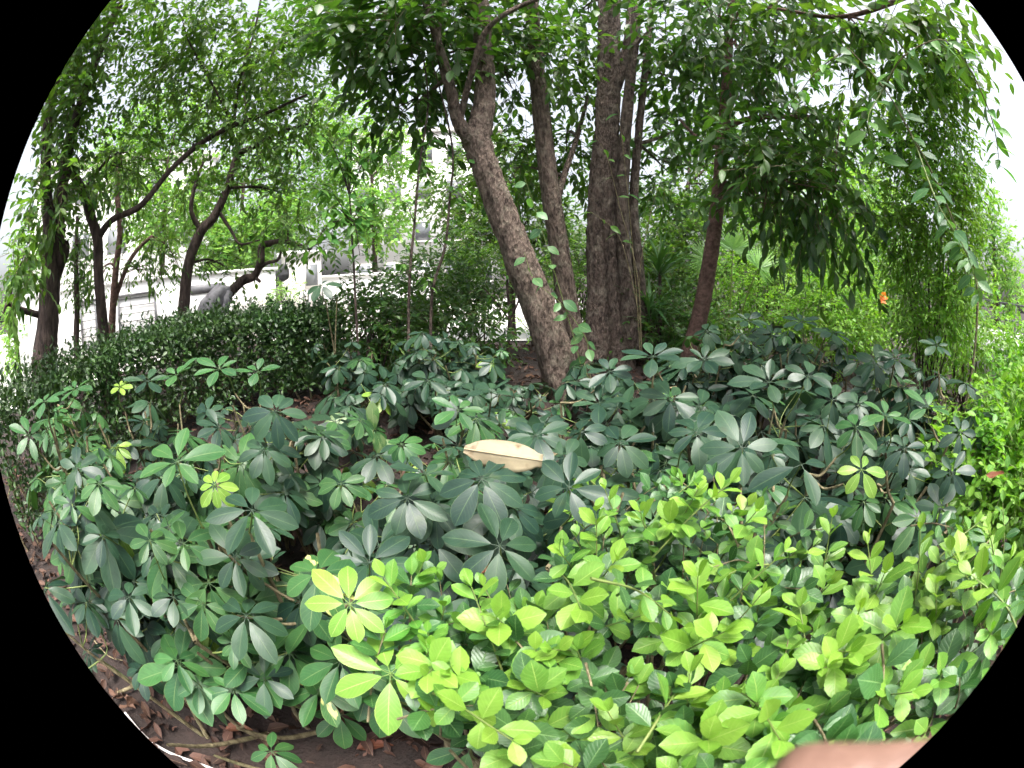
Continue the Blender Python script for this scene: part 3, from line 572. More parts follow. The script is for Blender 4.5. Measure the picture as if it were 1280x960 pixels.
#@@UNDERGROWTH
# ================================================================== CLIPPED HEDGE
def hedge(label, line, h, th, n, ls, mat='hedge', stems=30, name='clipped_hedge'):
    """line: world points along the foot; th: thickness; leaves stand on the top and the faces"""
    L = spline(line, 12); b = on_ground(L[len(L) // 2]); t = thing(name, label, 'hedge', b)
    Lp = np.array([(p.x, p.y) for p in L]); T = np.gradient(Lp, axis=0); T /= np.linalg.norm(T, axis=1)[:, None]; Nn = np.c_[T[:, 1], -T[:, 0]]
    if Nn[len(L) // 2].dot(-Lp[len(L) // 2]) < 0: Nn = -Nn
    k = rng.uniform(0, len(L) - 1.001, n); i = k.astype(int); f = (k - i)[:, None]
    c = Lp[i] * (1 - f) + Lp[i + 1] * f; nn = Nn[i]
    g = np.array([gh(x, y) for x, y in c])
    bump = .05 * np.sin(k * 2.3) + .04 * np.sin(k * 5.1 + 1) + .05 * np.sin(k * 11.7 + 2) + .05 * np.sin(rng.uniform(0, 6.3, n)) * rng.uniform(0, 1, n)
    top = rng.uniform(0, 1, n) < .5
    dep = rng.exponential(.07, n) - (rng.uniform(0, 1, n) < .08) * rng.uniform(0, .12, n)
    off = np.where(top, rng.uniform(-th / 2, th / 2, n), th / 2 - dep + bump)
    h = h * (1.14 - .3 * k / len(L))
    z = np.where(top, h + bump - dep + rng.normal(0, .025, n), h * (1 - rng.uniform(0, 1, n) ** 1.3 * .85))
    pos = np.c_[c + nn * off[:, None], g + z]
    out = np.where(top[:, None], np.c_[nn * .3, np.ones(n)], np.c_[nn, np.full(n, .35)])
    Y = out * .5 + rng.normal(0, .6, (n, 3)); N = out + rng.normal(0, .5, (n, 3)) + [0, 0, .4]
    stuff(obj('foliage', scatter_mesh('foliage', LEAF['tiny'], pos, Y, N, ls * rng.uniform(.6, 1.3, n), mat, b), t))
    core = MB(); h0 = float(h.mean())
    for q in range(stems):
        a = int(rng.integers(0, len(L))); c0 = Lp[a] + Nn[a] * U(-.3, .45) * th; g0 = gh(*c0)
        p0 = Vector((c0[0], c0[1], g0 - .05)); p1 = p0 + Vector((U(-.12, .12), U(-.12, .12), h0 * U(.6, .85)))
        obj('stem', MB().tube([p0, p0.lerp(p1, .5) + V3(.04), p1], [.012, .009, .004], 5, 3).mesh('stem', 'stem_b', True, b), t)
        for w_ in range(4):
            m = p0.lerp(p1, U(.3, .9)); core.tube([m, m + Vector((U(-.2, .2), U(-.2, .2), U(.05, .25)))], [.005, .002], 4)
    stuff(obj('branchlets', core.mesh('branchlets', 'stem_b', True, b), t)); return t
hedge('long clipped dark green hedge running left behind the schefflera plants', [on_ground(PH(-40, 440, 3.6)), on_ground(PH(110, 430, 4.1)), on_ground(PH(230, 420, 4.4)), on_ground(PH(340, 410, 4.5)), on_ground(PH(425, 405, 4.5))], .84, .9, 30000, .05, stems=60)

# ================================================================== SCHEFFLERA (umbrella plants)
SL = {}
for mk in ('schef', 'schef_g', 'schef_y', 'schef_v'):
    SL[mk] = [np_mesh('leaflet', *(lambda t: (t[0], t[1]))(bl), mk, bl[2]) for bl in (
        blade(1, .48, .62, 9, 4, .18, -.14, stalk=.18, sq=.9), blade(1, .44, .6, 9, 4, .28, -.05, stalk=.18, sq=.9), blade(1, .52, .64, 9, 4, .06, -.24, stalk=.18, wave=.012, sq=.85), blade(1, .46, .6, 9, 4, -.1, -.2, stalk=.18, sq=.9))]
UP = Vector((0, 0, 1))
def palmate(t, root, C, nrm, size, S0, mk, n=None, dr=None):
    """one compound leaf: petiole from S0 to C (world) with n leaflets, parented to plant t"""
    n = n or random.choice((6, 7, 7, 8, 8, 9)); nrm = nrm.normalized()
    pet = S0 - C; Lp = pet.length; mid = pet * .5 + Vector((0, 0, -.06 * Lp)) + V3(.015)
    lf = obj('leaf', MB().tube([pet, mid, Vector((0, 0, 0))], [.0028, .0022, .0016], 5, 3).mesh('petiole', 'stem_g'), t, C - root)
    e1 = pet - nrm * pet.dot(nrm)
    if e1.length < 1e-3: e1 = nrm.orthogonal()
    e1.normalize(); e2 = nrm.cross(e1); a0 = U(-.2, .2); dr = U(.1, .5) if dr is None else dr
    for k in range(n):
        a = a0 + 2 * PI * (k + .5) / n + U(-.12, .12)
        d = e1 * math.cos(a) + e2 * math.sin(a); q = dr + U(-.15, .2)
        y = d * math.cos(q) - nrm * math.sin(q); nn = nrm * math.cos(q) + d * math.sin(q) + V3(.13)
        s = size * (1 - .28 * max(0, math.cos(a))) * U(.82, 1.1)
        obj('leaflet', random.choice(SL[mk if mk != 'schef_v' or random.random() < .45 else 'schef_g']), lf, None, frame(Vector((0, 0, 0)), y, nn, s))
# plants: label, crown pixel, distance, height spread, filler leaves, leaflet length, material
PL = [
 ('schefflera at the far left edge, below the forked trunk', 50, 515, 2.0, 18, .10, 'schef_g'),
 ('schefflera with drooping leaves at the left edge, nearest the black rim', 75, 590, 1.55, 18, .1, 'schef'),
 ('schefflera with a small yellow tip just in front of the hedge at left', 160, 490, 2.2, 20, .10, 'schef'),
 ('tall schefflera with long bare pale leaf stalks in front of the hedge', 280, 470, 2.1, 16, .10, 'schef'),
 ('schefflera with large upright light green leaves at left', 221, 577, 1.2, 8, .11, 'schef_g'),
 ('big-leaved schefflera beside the small yellow-green rosette', 315, 637, 1.1, 8, .11, 'schef'),
 ('shaded schefflera with narrow spreading leaves right of the bare leaf stalks', 345, 520, 1.8, 12, .10, 'schef'),
 ('small bright-tipped schefflera left of the spotted arrow-leaved plant', 426, 604, 1.75, 6, .095, 'schef_g'),
 ('schefflera on a bare crooked stem at lower left', 140, 670, 1.4, 13, .105, 'schef'),
 ('glossy schefflera below the large upright light green leaves', 235, 690, 1.25, 9, .115, 'schef_g'),
 ('glossy dark schefflera left of the variegated leaves', 300, 740, 1.2, 7, .115, 'schef'),
 ('narrow schefflera squeezed along the black rim at lower left', 95, 740, 1.35, 7, .09, 'schef'),
 ('low schefflera beside the forked grey twig', 235, 840, 1.35, 0, .085, 'schef_g'),
 ('low dark schefflera over the leaf litter at bottom left', 320, 855, 1.3, 1, .09, 'schef'),
 ('lowest schefflera rosette at the bottom edge, left of the red-brown leaf', 335, 940, 1.25, 1, .085, 'schef_g'),
 ('schefflera with cream variegated leaflets', 397, 716, 1.0, 5, .105, 'schef_v'),
 ('bright yellow-green schefflera left of the golden shrubs', 455, 790, .85, 0, .1, 'schef_y'),
 ('blue-green schefflera directly below the beige dry leaf', 605, 605, 1.15, 9, .11, 'schef'),
 ('blue-green schefflera right and below the beige dry leaf', 711, 609, 1.2, 9, .11, 'schef'),
 ('blue-green schefflera left and below the beige dry leaf', 515, 620, 1.25, 9, .11, 'schef'),
 ('young bright green schefflera left of the leaning trunk foot', 565, 510, 1.95, 4, .11, 'schef_g'),
 ('schefflera right behind the beige dry leaf', 672, 545, 1.6, 9, .11, 'schef'),
 ('schefflera with one stem against the leaning trunk foot', 614, 489, 2.5, 3, .11, 'schef'),
 ('schefflera just right of the leaning trunk foot', 752, 485, 2.0, 12, .11, 'schef'),
 ('tall schefflera under the widest tree clump', 822, 455, 2.0, 14, .12, 'schef'),
 ('schefflera right of the beige dry leaf, in front of the tall one', 800, 545, 1.55, 14, .11, 'schef'),
 ('schefflera with pruned pale stalks above the golden shrubs', 925, 555, 1.25, 10, .12, 'schef'),
 ('schefflera with two very broad dark leaflets above the golden shrubs', 1005, 580, 1.15, 6, .13, 'schef'),
 ('schefflera with long narrow leaflets in the middle of the right bank', 965, 480, 1.85, 18, .12, 'schef'),
 ('schefflera with fresh green tips on the right bank', 1077, 560, 1.4, 10, .1, 'schef_g'),
 ('blue-green small-leaved schefflera on the right bank', 1137, 580, 1.55, 18, .09, 'schef'),
 ('schefflera nearest the golden hedge at the right', 1185, 620, 1.35, 7, .09, 'schef'),
 ('schefflera with one pale folded leaf on the right bank', 1160, 510, 1.8, 18, .1, 'schef'),
 ('schefflera at the crest of the right bank beside the reddish trunk', 905, 406, 2.9, 22, .11, 'schef'),
 ('schefflera at the crest of the right bank in front of the bright lime shrub', 1015, 402, 2.7, 24, .11, 'schef'),
 ('schefflera at the crest of the right bank below the many-stemmed shrub', 1110, 428, 2.5, 24, .1, 'schef'),
 ('dark schefflera at the right end of the bank below the hanging vine', 1190, 455, 2.3, 22, .095, 'schef'),
 ('dark schefflera at the right end of the hedge with bare stems below', 450, 425, 3.4, 20, .11, 'schef'),
 ('dark schefflera in front of the two thin grey stems', 520, 420, 3.3, 24, .11, 'schef'),
 ('dark schefflera left of the gap showing the pale path', 590, 425, 3.3, 22, .11, 'schef'),
 ('lone dark schefflera shoot poking above the hedge against the white wall', 402, 360, 3.7, 0, .1, 'schef'),
 ('shaded schefflera in front of the hedge left of the spotted arrow-leaved plant', 390, 520, 2.3, 10, .1, 'schef'),
 ('low schefflera in the shade left of the young bright green one', 530, 540, 2.3, 5, .1, 'schef'),
 ('schefflera in the second row at left between the yellow tip and the big upright leaves', 150, 545, 1.8, 16, .1, 'schef'),
 ('schefflera squeezed between the forked trunk and the hedge foot', 70, 470, 2.6, 14, .1, 'schef_g'),
 ('schefflera in front of the hedge between the yellow tip and the bare stalks', 225, 510, 2.0, 16, .1, 'schef_g'),
 ('schefflera in the left mass right behind the small yellow-green rosette', 265, 560, 1.7, 12, .1, 'schef'),
 ('schefflera in the left mass above the crooked bare stem', 160, 620, 1.5, 14, .1, 'schef_g'),
 ('schefflera at the crest of the right bank between the reddish trunk and the lime shrub', 965, 410, 3.2, 20, .11, 'schef'),
 ('schefflera at the crest of the right bank nearest the lime shrub', 1065, 420, 3.0, 20, .11, 'schef'),
 ('schefflera in the right bank left of the pruned pale stalks', 850, 570, 1.4, 12, .11, 'schef'),
 ('schefflera in the second row of the right bank under the hanging vine', 1150, 470, 2.4, 18, .1, 'schef'),
 ('dark schefflera hugging the left side of the leaning trunk foot', 655, 478, 3.2, 8, .11, 'schef'),
 ('dark schefflera low under the two thin grey stems', 545, 465, 3.0, 14, .11, 'schef'),
 ('dark schefflera below the bare stems at the hedge end', 440, 480, 2.9, 12, .11, 'schef'),
 ('schefflera between the leaning trunk foot and the widest clump', 745, 445, 3.2, 12, .11, 'schef'),
 ('schefflera at the foot of the reddish trunk', 860, 430, 3.0, 16, .11, 'schef'),
 ('low dark schefflera left of the leaning trunk in front of the path gap', 600, 470, 2.8, 8, .11, 'schef'),
 ('very large-leaved dark schefflera under the golden shrubs', 600, 750, .95, 5, .14, 'schef'),
 ('shaded schefflera behind the blue-green ones left of the beige dry leaf', 470, 560, 2.1, 8, .1, 'schef'),
 ('schefflera filling the right bank between the tall and the narrow-leaved ones', 890, 490, 1.9, 16, .12, 'schef'),
 ('schefflera on the right bank behind the fresh green tips', 1060, 490, 2.0, 16, .11, 'schef'),
]
# leaves one can pick out: pixel, leaflet length in px, material, leaflets
KEY = [(402, 356, 22, 'schef', 6, 0), (221, 577, 56, 'schef_g', 6, 1), (268, 606, 28, 'schef_y', 8, 0), (315, 637, 62, 'schef', 7, 0), (274, 534, 28, 'schef', 8, 0), (426, 604, 33, 'schef_g', 8, 0), (184, 476, 30, 'schef', 6, 1), (221, 469, 30, 'schef_g', 6, 1),
 (274, 461, 32, 'schef_g', 6, 1), (322, 465, 30, 'schef_g', 6, 1), (56, 502, 30, 'schef_g', 6, 1), (94, 487, 24, 'schef_g', 6, 1), (150, 484, 16, 'schef_y', 7, 1), (37, 544, 30, 'schef_g', 6, 0), (97, 585, 32, 'schef', 6, 0), (345, 514, 42, 'schef', 8, 0),
 (330, 562, 35, 'schef', 7, 0), (124, 604, 32, 'schef_g', 7, 0), (90, 630, 32, 'schef_g', 6, 0), (405, 559, 28, 'schef', 8, 0), (294, 696, 48, 'schef', 7, 0), (187, 675, 36, 'schef_g', 6, 0), (229, 679, 46, 'schef_g', 6, 0), (129, 669, 32, 'schef', 6, 0),
 (253, 754, 40, 'schef_g', 7, 0), (161, 746, 38, 'schef', 6, 0), (307, 769, 54, 'schef', 7, 0), (217, 746, 34, 'schef', 7, 0), (221, 825, 38, 'schef_g', 6, 0), (249, 855, 32, 'schef_g', 6, 0), (292, 862, 38, 'schef_g', 8, 0), (330, 847, 42, 'schef', 6, 0), (339, 939, 36, 'schef_g', 7, 0),
 (397, 716, 60, 'schef_v', 8, 0), (437, 755, 58, 'schef_y', 8, 0), (462, 703, 60, 'schef', 7, 1), (546, 797, 78, 'schef', 7, 0), (488, 842, 74, 'schef_y', 7, 0), (625, 682, 64, 'schef', 7, 0), (588, 934, 80, 'schef_g', 6, 0), (612, 830, 80, 'schef', 6, 0),
 (602, 598, 56, 'schef', 8, 0), (711, 609, 48, 'schef', 7, 0), (640, 634, 42, 'schef', 7, 0), (509, 622, 46, 'schef', 8, 0), (545, 640, 50, 'schef', 7, 0), (614, 489, 30, 'schef', 6, 1), (572, 512, 36, 'schef_g', 6, 1), (670, 544, 42, 'schef', 7, 1), (572, 557, 36, 'schef', 6, 1), (816, 446, 42, 'schef', 7, 1), (762, 464, 32, 'schef', 7, 1),
 (749, 504, 38, 'schef', 6, 1), (839, 497, 42, 'schef', 7, 0), (775, 553, 44, 'schef', 8, 0), (726, 540, 36, 'schef', 6, 0), (531, 592, 38, 'schef', 6, 1), (501, 555, 27, 'schef_g', 9, 0), (1002, 580, 58, 'schef', 4, 0), (1077, 587, 34, 'schef_y', 6, 0), (961, 478, 42, 'schef', 7, 1), (1010, 470, 34, 'schef', 6, 1),
 (1107, 520, 34, 'schef_g', 5, 1), (1070, 534, 36, 'schef_g', 6, 0), (1137, 587, 32, 'schef', 6, 0), (1130, 560, 30, 'schef', 7, 0), (1160, 510, 34, 'schef_g', 5, 1), (927, 560, 54, 'schef', 7, 0), (900, 520, 44, 'schef', 7, 0), (1175, 636, 34, 'schef', 6, 0), (935, 401, 24, 'schef', 7, 1), (1002, 402, 24, 'schef', 7, 1), (1040, 416, 26, 'schef', 7, 1),
 (965, 418, 24, 'schef', 7, 0), (1119, 448, 26, 'schef', 7, 1), (1092, 452, 26, 'schef', 7, 0), (1171, 432, 22, 'schef', 7, 1), (870, 540, 46, 'schef', 7, 0), (1040, 500, 34, 'schef', 7, 0), (880, 450, 34, 'schef', 7, 1), (1200, 540, 28, 'schef', 7, 0), (1190, 590, 30, 'schef', 6, 0)]
plants = []
for (lab, u, v, d, nf, ls, mk) in PL:
    c = P(u, v, d); root = on_ground(c) + Vector((U(-.06, .06), U(.06, .2), 0)); root.z = gh(root.x, root.y)
    t = thing('schefflera', lab, 'shrub', root, 'schefflera undergrowth')
    plants.append([t, root, c, nf, ls, mk, []])
for (u, v, r, mk, n, upright) in KEY:
    rr = ray(u, v); best = min(plants, key=lambda q: math.acos(max(-1, min(1, rr.dot((q[2] - CAM).normalized())))) + 0)
    d = (best[2] - CAM).length * U(.87, .94); size = r * RAD * d
    if size < .06: d *= .065 / size; size = .065
    if size > .15: d *= .15 / size; size = .15
    if mk in ('schef_v', 'schef_y'): d *= .9; size *= .9
    C = CAM + rr * d
    tc = -rr
    nrm = (UP * 1.0 + tc * .35 + V3(.12)) if upright else (UP * .75 + tc * .75 + V3(.18))
    best[6].append((C, nrm, size, mk, n, U(-.35, -.05) if upright else U(.05, .35)))
for t, root, c, nf, ls, mk, keys in plants:
    H = c.z - root.z; dist = (c - CAM).length
    ns = max(2, min(5, nf // 4 + 1)); stems = []
    for k in range(ns):
        a = U(0, 2 * PI); rr = U(.02, .3); top = c + Vector((math.cos(a) * rr, math.sin(a) * rr, -.07 - U(0, .16 * H))); top.z = max(top.z, root.z + .12)
        p0 = root + Vector((U(-.05, .05), U(-.05, .05), -.04)); mid = p0.lerp(top, .5) + Vector((U(-.06, .06), U(-.06, .06), 0))
        path = spline([p0, mid, top], 5); stems.append(path)
        obj('stem', MB().tube(path, np.linspace(.011, .005, len(path)), 6, 0, .06).mesh('stem', 'stem_b', True, root), t)
    for (C, nrm, size, m_, n, dr) in keys:
        S0 = min((p for s_ in stems for p in s_[3:]), key=lambda p: abs((p - C).length - .2) + (0 if p.z < C.z else (p.z - C.z)))
        if (S0 - C).length > .2:      # a side shoot carries leaves that reach far out
            q = C + ((S0 - C).normalized() + (C - CAM).normalized() * 1.1).normalized() * .13 + Vector((0, 0, -.04)); obj('stem', MB().tube([S0, S0.lerp(q, .5) + Vector((0, 0, -.03)), q], [.006, .005, .004], 5, 4).mesh('stem', 'stem_b', True, root), t); S0 = q
        palmate(t, root, C, nrm, size, S0, m_, n, dr)
    for k in range(int(nf * 1.7) + (3 if nf > 1 else 0)):
        s_ = random.choice(stems); i = int(U(.45, 1) * (len(s_) - 1)); S0 = s_[i]; a = k * 2.4 + U(-.4, .4); el = U(-.25, .7)
        L = U(.1, .24); dvec = Vector((math.cos(a) * math.cos(el), math.sin(a) * math.cos(el), math.sin(el)))
        C = S0 + dvec * L + Vector((0, 0, .04))
        if keys and (C - CAM).length < dist * .97: C += (C - CAM).normalized() * .08
        if C.z < gh(C.x, C.y) + .07: C.z = gh(C.x, C.y) + U(.08, .2)
        pu, pv = proj(C)
        if (pv > 850 and pu < 340 and pv - 850 > (pu - 250) * .3) or (390 < pu < 590 and pv > 900) or (370 < pu < 500 and 455 < pv < 590 and random.random() < .3): continue
        nrm = UP + dvec * .6 + (CAM - C).normalized() * .3 + V3(.22)
        m_ = mk if random.random() < .85 else random.choice(('schef', 'schef_g'))
        if mk in ('schef_v', 'schef_y') and random.random() < .5: m_ = 'schef_g'
        palmate(t, root, C, nrm, ls * random.choice((.6, .8, 1, 1.1, 1.2, 1.35)) * U(.9, 1.1), S0, m_ if random.random() < .975 else 'schef_y')

# ================================================================== GOLDEN SHRUBS (foreground right)
DL = {mk: [np_mesh('leaf', bl[0], bl[1], mk, bl[2]) for bl in (
        blade(1, .62, .6, 13, 4, .22, -.16, tooth=.042, stalk=.08, wave=.012), blade(1, .56, .58, 13, 4, .34, -.05, tooth=.04, stalk=.08), blade(1, .66, .62, 13, 4, .1, -.28, tooth=.042, stalk=.08, wave=.018))] for mk in ('dur_y', 'dur_m', 'dur_d')}
def sprig(t, root, tip, dirn, L, ls, age, pairs):
    """a leafy shoot that ends at tip: branch mesh with opposite leaves; age 0 young .. 1 old"""
    dirn = dirn.normalized(); b0 = tip - dirn * L - Vector((0, 0, .25 * L)) ; mid = tip - dirn * L * .5 - Vector((0, 0, .04 * L))
    path = spline([b0, mid, tip], 5)
    br = obj('branch', MB().tube([p - tip for p in path], np.linspace(.0022, .0008, len(path)), 5).mesh('branch', 'stem_g' if age < .6 else 'stem_b'), t, tip - root)
    sd = dirn.cross(UP); sd = sd.normalized() if sd.length > .05 else Vector((1, 0, 0)); tw = U(0, 3)
    cnt = 0
    for k in range(pairs):
        f = 1 - k / pairs * .85; i = f * (len(path) - 1); p = path[int(i)].lerp(path[min(len(path) - 1, int(i) + 1)], i % 1)
        ax = (path[min(len(path) - 1, int(i) + 1)] - path[max(0, int(i) - 1)]).normalized()
        sv = Matrix.Rotation(tw + k * 1.4 + U(-.3, .3), 3, ax) @ (sd - ax * sd.dot(ax)).normalized()
        op = .35 + .6 * min(1, k / 2.5)
        for sg in (-1, 1):
            if k and random.random() < .07: continue
            y = (sv * sg * op + ax * (1.15 - op) + UP * .12 + V3(.12)).normalized()
            nn = (UP * .75 + ax * .35 + (CAM - p).normalized() * .25 - sv * sg * .15 + V3(.2))
            s = ls * (.62 if k == 0 else (.9 if k == 1 else 1.0)) * U(.75, 1.12) * (1 if k < 4 else .85)
            e = age + k * .15 + U(-.14, .14); mk = 'dur_y' if e < .42 else ('dur_m' if e < .85 else 'dur_d')
            obj('leaf', random.choice(DL[mk]), br, None, frame(p - tip, y, nn, s)); cnt += 1
    return cnt
GS = [('golden shrub sprigs at the lower left, over the dark schefflera leaves', 560, 830), ('golden shrub in the lower middle with the palest yellow tip', 690, 790),
      ('golden shrub at the top left of the patch, next to the blue-green schefflera', 790, 650), ('golden shrub at the bottom edge left of the finger', 800, 910),
      ('golden shrub in the centre of the patch', 910, 740), ('golden shrub at the top of the patch below the broad dark leaflets', 960, 660),
      ('golden shrub behind the finger at the bottom right', 1040, 830), ('golden shrub with one upright sprig on the right', 1130, 720), ('golden shrub against the black rim at lower right', 1200, 770)]
shrubs = []
def ddist(u, v): return max(.4, .86 - (v - 600) / 350 * .40)
for lab, u, v in GS:
    c = P(u, v, ddist(u, v)); root = on_ground(c + Vector((0, .05, 0))); t = thing('golden_shrub', lab, 'shrub', root, 'golden shrubs in the foreground')
    shrubs.append([t, root, c, u, v, 0])
    for k in range(6):
        p0 = root + Vector((U(-.06, .06), U(-.06, .06), -.05)); p1 = c + Vector((U(-.16, .16), U(-.12, .12), U(-.22, -.08)))
        obj('stem', MB().tube([p0, p0.lerp(p1, .5) + V3(.03), p1], [.008, .006, .003], 5, 4, .05).mesh('stem', 'stem_b', True, root), t)
def in_patch(u, v):
    top = np.interp(u, [470, 520, 600, 700, 740, 800, 900, 960, 1050, 1110, 1160, 1215, 1260], [720, 705, 690, 690, 615, 600, 590, 620, 650, 680, 650, 640, 620])
    bot = np.interp(u, [470, 500, 560, 600, 660], [750, 860, 890, 905, 1000])
    return top < v < bot
TIPS = [(535, 842, 0), (480, 722, .15), (590, 735, .25), (620, 772, 0), (690, 812, 0), (727, 762, .1), (640, 925, 0), (745, 640, .05), (800, 640, .1), (834, 655, .05), (872, 612, .1), (912, 604, 0), (945, 640, .2), (950, 745, 0), (905, 790, 0), (872, 722, .05), (862, 842, 0), (1040, 648, .1), (1085, 682, .05), (1105, 718, .2),
        (1150, 662, .15), (1030, 835, 0), (1062, 815, .05), (1140, 865, .1), (1128, 780, .1), (975, 925, 0), (885, 925, .15), (760, 890, .2), (800, 770, .3), (680, 870, .35), (1000, 760, .1), (1075, 760, .15), (1170, 730, .1), (1190, 690, .2), (1215, 720, .1), (1235, 660, .05), (980, 690, .3), (840, 770, .25), (770, 700, .3), (700, 690, .3)]
while len(TIPS) < 290:
    u, v = U(470, 1265), U(590, 1000)
    if in_patch(u, v) and math.hypot(u - CX, v - CY) < RC + 15: TIPS.append((u, v, U(.12, .95) if len(TIPS) < 135 else U(.55, 1.1)))
for i, (u, v, age) in enumerate(TIPS):
    lay = 0 if i < 40 else (U(0, .08) if i < 135 else U(.05, .22))
    d = ddist(u, v) * (U(.9, .97) if i < 40 else U(.95, 1.05)) + lay
    tip = P(u, v, d)
    s = min(shrubs, key=lambda q: math.hypot(q[3] - u, q[4] - v) + max(0, q[5] - 260) * 3)
    o = tip - s[2]; o.z = 0
    dirn = UP * U(.3, .9) + o * 2.5 + (CAM - tip).normalized() * .35 + V3(.4)
    big = i < 40
    s[5] += sprig(s[0], s[1], tip, dirn, U(.14, .22) if big else U(.09, .16), U(.038, .058) * (1 if v > 680 else .88), age, random.choice((6, 7, 7)) if big else random.choice((4, 5, 5, 6)))
# bright hedge along the right edge
for lab, pts, n in (('bright golden green hedge along the right edge below the railing', [(1268, 580, 2.0), (1290, 640, 1.7), (1300, 520, 2.6), (1300, 460, 3.6)], 5200),):
    A = []; b = None
    c0 = PH(1262, 520, 2.2); b = on_ground(c0); t = thing('golden_hedge', lab, 'hedge', b)
    for (u, v, h) in pts:
        c = PH(u, v, h); A.append(foliage_pts(c, np.diag((.36, .5, .3)), n, .042, .1, 3.5))
        obj('stem', MB().tube([on_ground(c, -.05), on_ground(c).lerp(c, .6) + V3(.04), c], [.014, .01, .004], 5, 4).mesh('stem', 'stem_b', True, b), t)
    pos, Y, N, s, st, en = [np.concatenate([a[k] for a in A]) for k in range(6)]
    stuff(obj('foliage', scatter_mesh('foliage', blade(1, .55, .55, 4, 2, .22, -.12), pos, Y, N, s, 'bright', b), t)); stuff(obj('twigs', twig_mesh(st, en, .0016, b, 'stem_g'), t))

#@@DETAILS
# ================================================================== OTHER PLANTS
def leafy(t, root, path, r, mesh_list, ls, n, droop=.3, f0=.2, mat='twig', name='stem', face=.2, pet=.02):
    """a stem with single leaves as parts"""
    p = spline(path, 6); st = obj(name, MB().tube(p, np.linspace(r, r * .4, len(p)), 6, 0, .05).mesh(name, mat, True, root), t)
    for k in range(n):
        i = (f0 + (1 - f0) * (k + .5) / n) * (len(p) - 1); q = p[int(i)].lerp(p[min(len(p) - 1, int(i) + 1)], i % 1)
        a = k * 2.4 + U(-.5, .5); y = Vector((math.cos(a), math.sin(a), -droop + U(-.3, .3))); nn = UP + y * .2 + (CAM - q).normalized() * face + V3(.3)
        obj('leaf', random.choice(mesh_list), st, None, frame(q - root, y, nn, ls * U(.7, 1.15)))
def leaf_meshes(mat, shapes): return [np_mesh('leaf', b[0], b[1], mat, b[2]) for b in shapes]
SAP = leaf_meshes('sapling', (blade(1, .42, .45, 7, 4, .2, -.25, stalk=.12), blade(1, .46, .45, 7, 4, .12, -.12, stalk=.12), blade(1, .4, .45, 7, 4, .3, -.35, stalk=.12)))
def root_of(path): return on_ground(path[0])
# sapling with large leaves in front of the low white wall
pth = [PH(447, 400, 3.7), PH(443, 350, 3.7), PH(440, 300, 3.7), PH(437, 245, 3.7), PH(432, 190, 3.7)]
rt = on_ground(pth[0]); pth[0] = rt; t = thing('sapling', 'large-leaved sapling on a thin dark stem before the low white wall', 'sapling', rt)
leafy(t, rt, pth, .012, SAP, .12, 22, .35, .55, 'bark4', 'trunk')
for (u, v, n, h) in ((390, 235, 16, 3.5), (400, 270, 14, 3.4), (415, 195, 18, 3.6), (470, 190, 16, 3.8), (480, 250, 14, 3.8), (410, 300, 14, 3.5), (470, 295, 12, 3.8), (385, 315, 10, 3.3), (440, 165, 16, 3.7), (400, 165, 14, 3.4), (450, 320, 10, 3.6)):
    a = pth[3] if v < 230 else pth[2].lerp(pth[3], .4); e = PH(u, v, h)
    leafy(t, rt, [a, a.lerp(e, .5) + Vector((0, 0, .1)), e], .006, SAP, .125, n, .45, .25, 'bark4', 'limb')
for lab, pts, cl in (('left of two thin grey twisting stems in front of the dark shrub', [(507, 420, 3.9), (512, 350, 3.9), (518, 280, 3.9), (524, 210, 3.9), (535, 130, 3.9), (528, 60, 3.9)], [(500, 250, 8), (540, 230, 8), (545, 170, 8), (500, 330, 7), (520, 130, 8)]),
                     ('right of two thin grey twisting stems in front of the dark shrub', [(536, 420, 4.0), (540, 370, 4), (556, 310, 4), (562, 250, 4), (566, 190, 4), (552, 120, 4), (535, 60, 4)], [(590, 260, 8), (535, 300, 7), (590, 205, 7), (530, 345, 8)])):
    p = [PH(*q) for q in pts]; rt = on_ground(p[0]); p[0] = rt; t = thing('thin_sapling', lab, 'sapling', rt, 'thin saplings left of the leaning trunk')
    leafy(t, rt, p, .016, SAP, .1, 10, .3, .4, 'bark2', 'trunk')
    for (u, v, n) in cl:
        e = PH(u, v, p[2].length * 0 + 3.85); a = min(p, key=lambda q: (q - e).length); leafy(t, rt, [a, a.lerp(e, .5) + Vector((0, 0, .06)), e], .005, SAP, .1, n, .4, .2, 'bark2', 'limb')
p = [PH(634, 455, 5), PH(637, 400, 5), PH(634, 350, 5), PH(640, 320, 5)]; rt = on_ground(p[0]); p[0] = rt
t = thing('thin_sapling', 'short dark double stem in the gap just left of the leaning trunk', 'sapling', rt, 'thin saplings left of the leaning trunk')
leafy(t, rt, p, .022, SAP, .1, 8, .3, .6, 'bark4', 'trunk'); leafy(t, rt, [p[1], PH(650, 370, 5), PH(652, 330, 5)], .014, SAP, .1, 6, .3, .4, 'bark4', 'limb'); leafy(t, rt, [p[1], PH(618, 375, 5), PH(605, 360, 5)], .012, SAP, .1, 5, .3, .4, 'bark4', 'limb')

# creeper with heart-shaped leaves on the leaning trunk
HEART = leaf_meshes('creeper', (blade(1, .72, .36, 8, 4, .12, -.18, heart=.16, stalk=.2), blade(1, .66, .38, 8, 4, .2, -.1, heart=.14, stalk=.2)))
cr_pts = [[(735, 500), (722, 440), (708, 390), (690, 330), (672, 270), (655, 220)], [(722, 470), (735, 440), (728, 415), (700, 378), (668, 350), (655, 315)]]
rt = on_ground(PH(735, 500, H1 - .3)); t = thing('creeper', 'pale green heart-leaved creeper climbing the leaning trunk', 'creeper', rt)
for q in cr_pts: leafy(t, rt, [PH(u, v, H1 - .17 - .0004 * (500 - v)) for u, v in q], .004, HEART, .105, 13, .5, .05, 'stem_g', 'vine', 1.4)
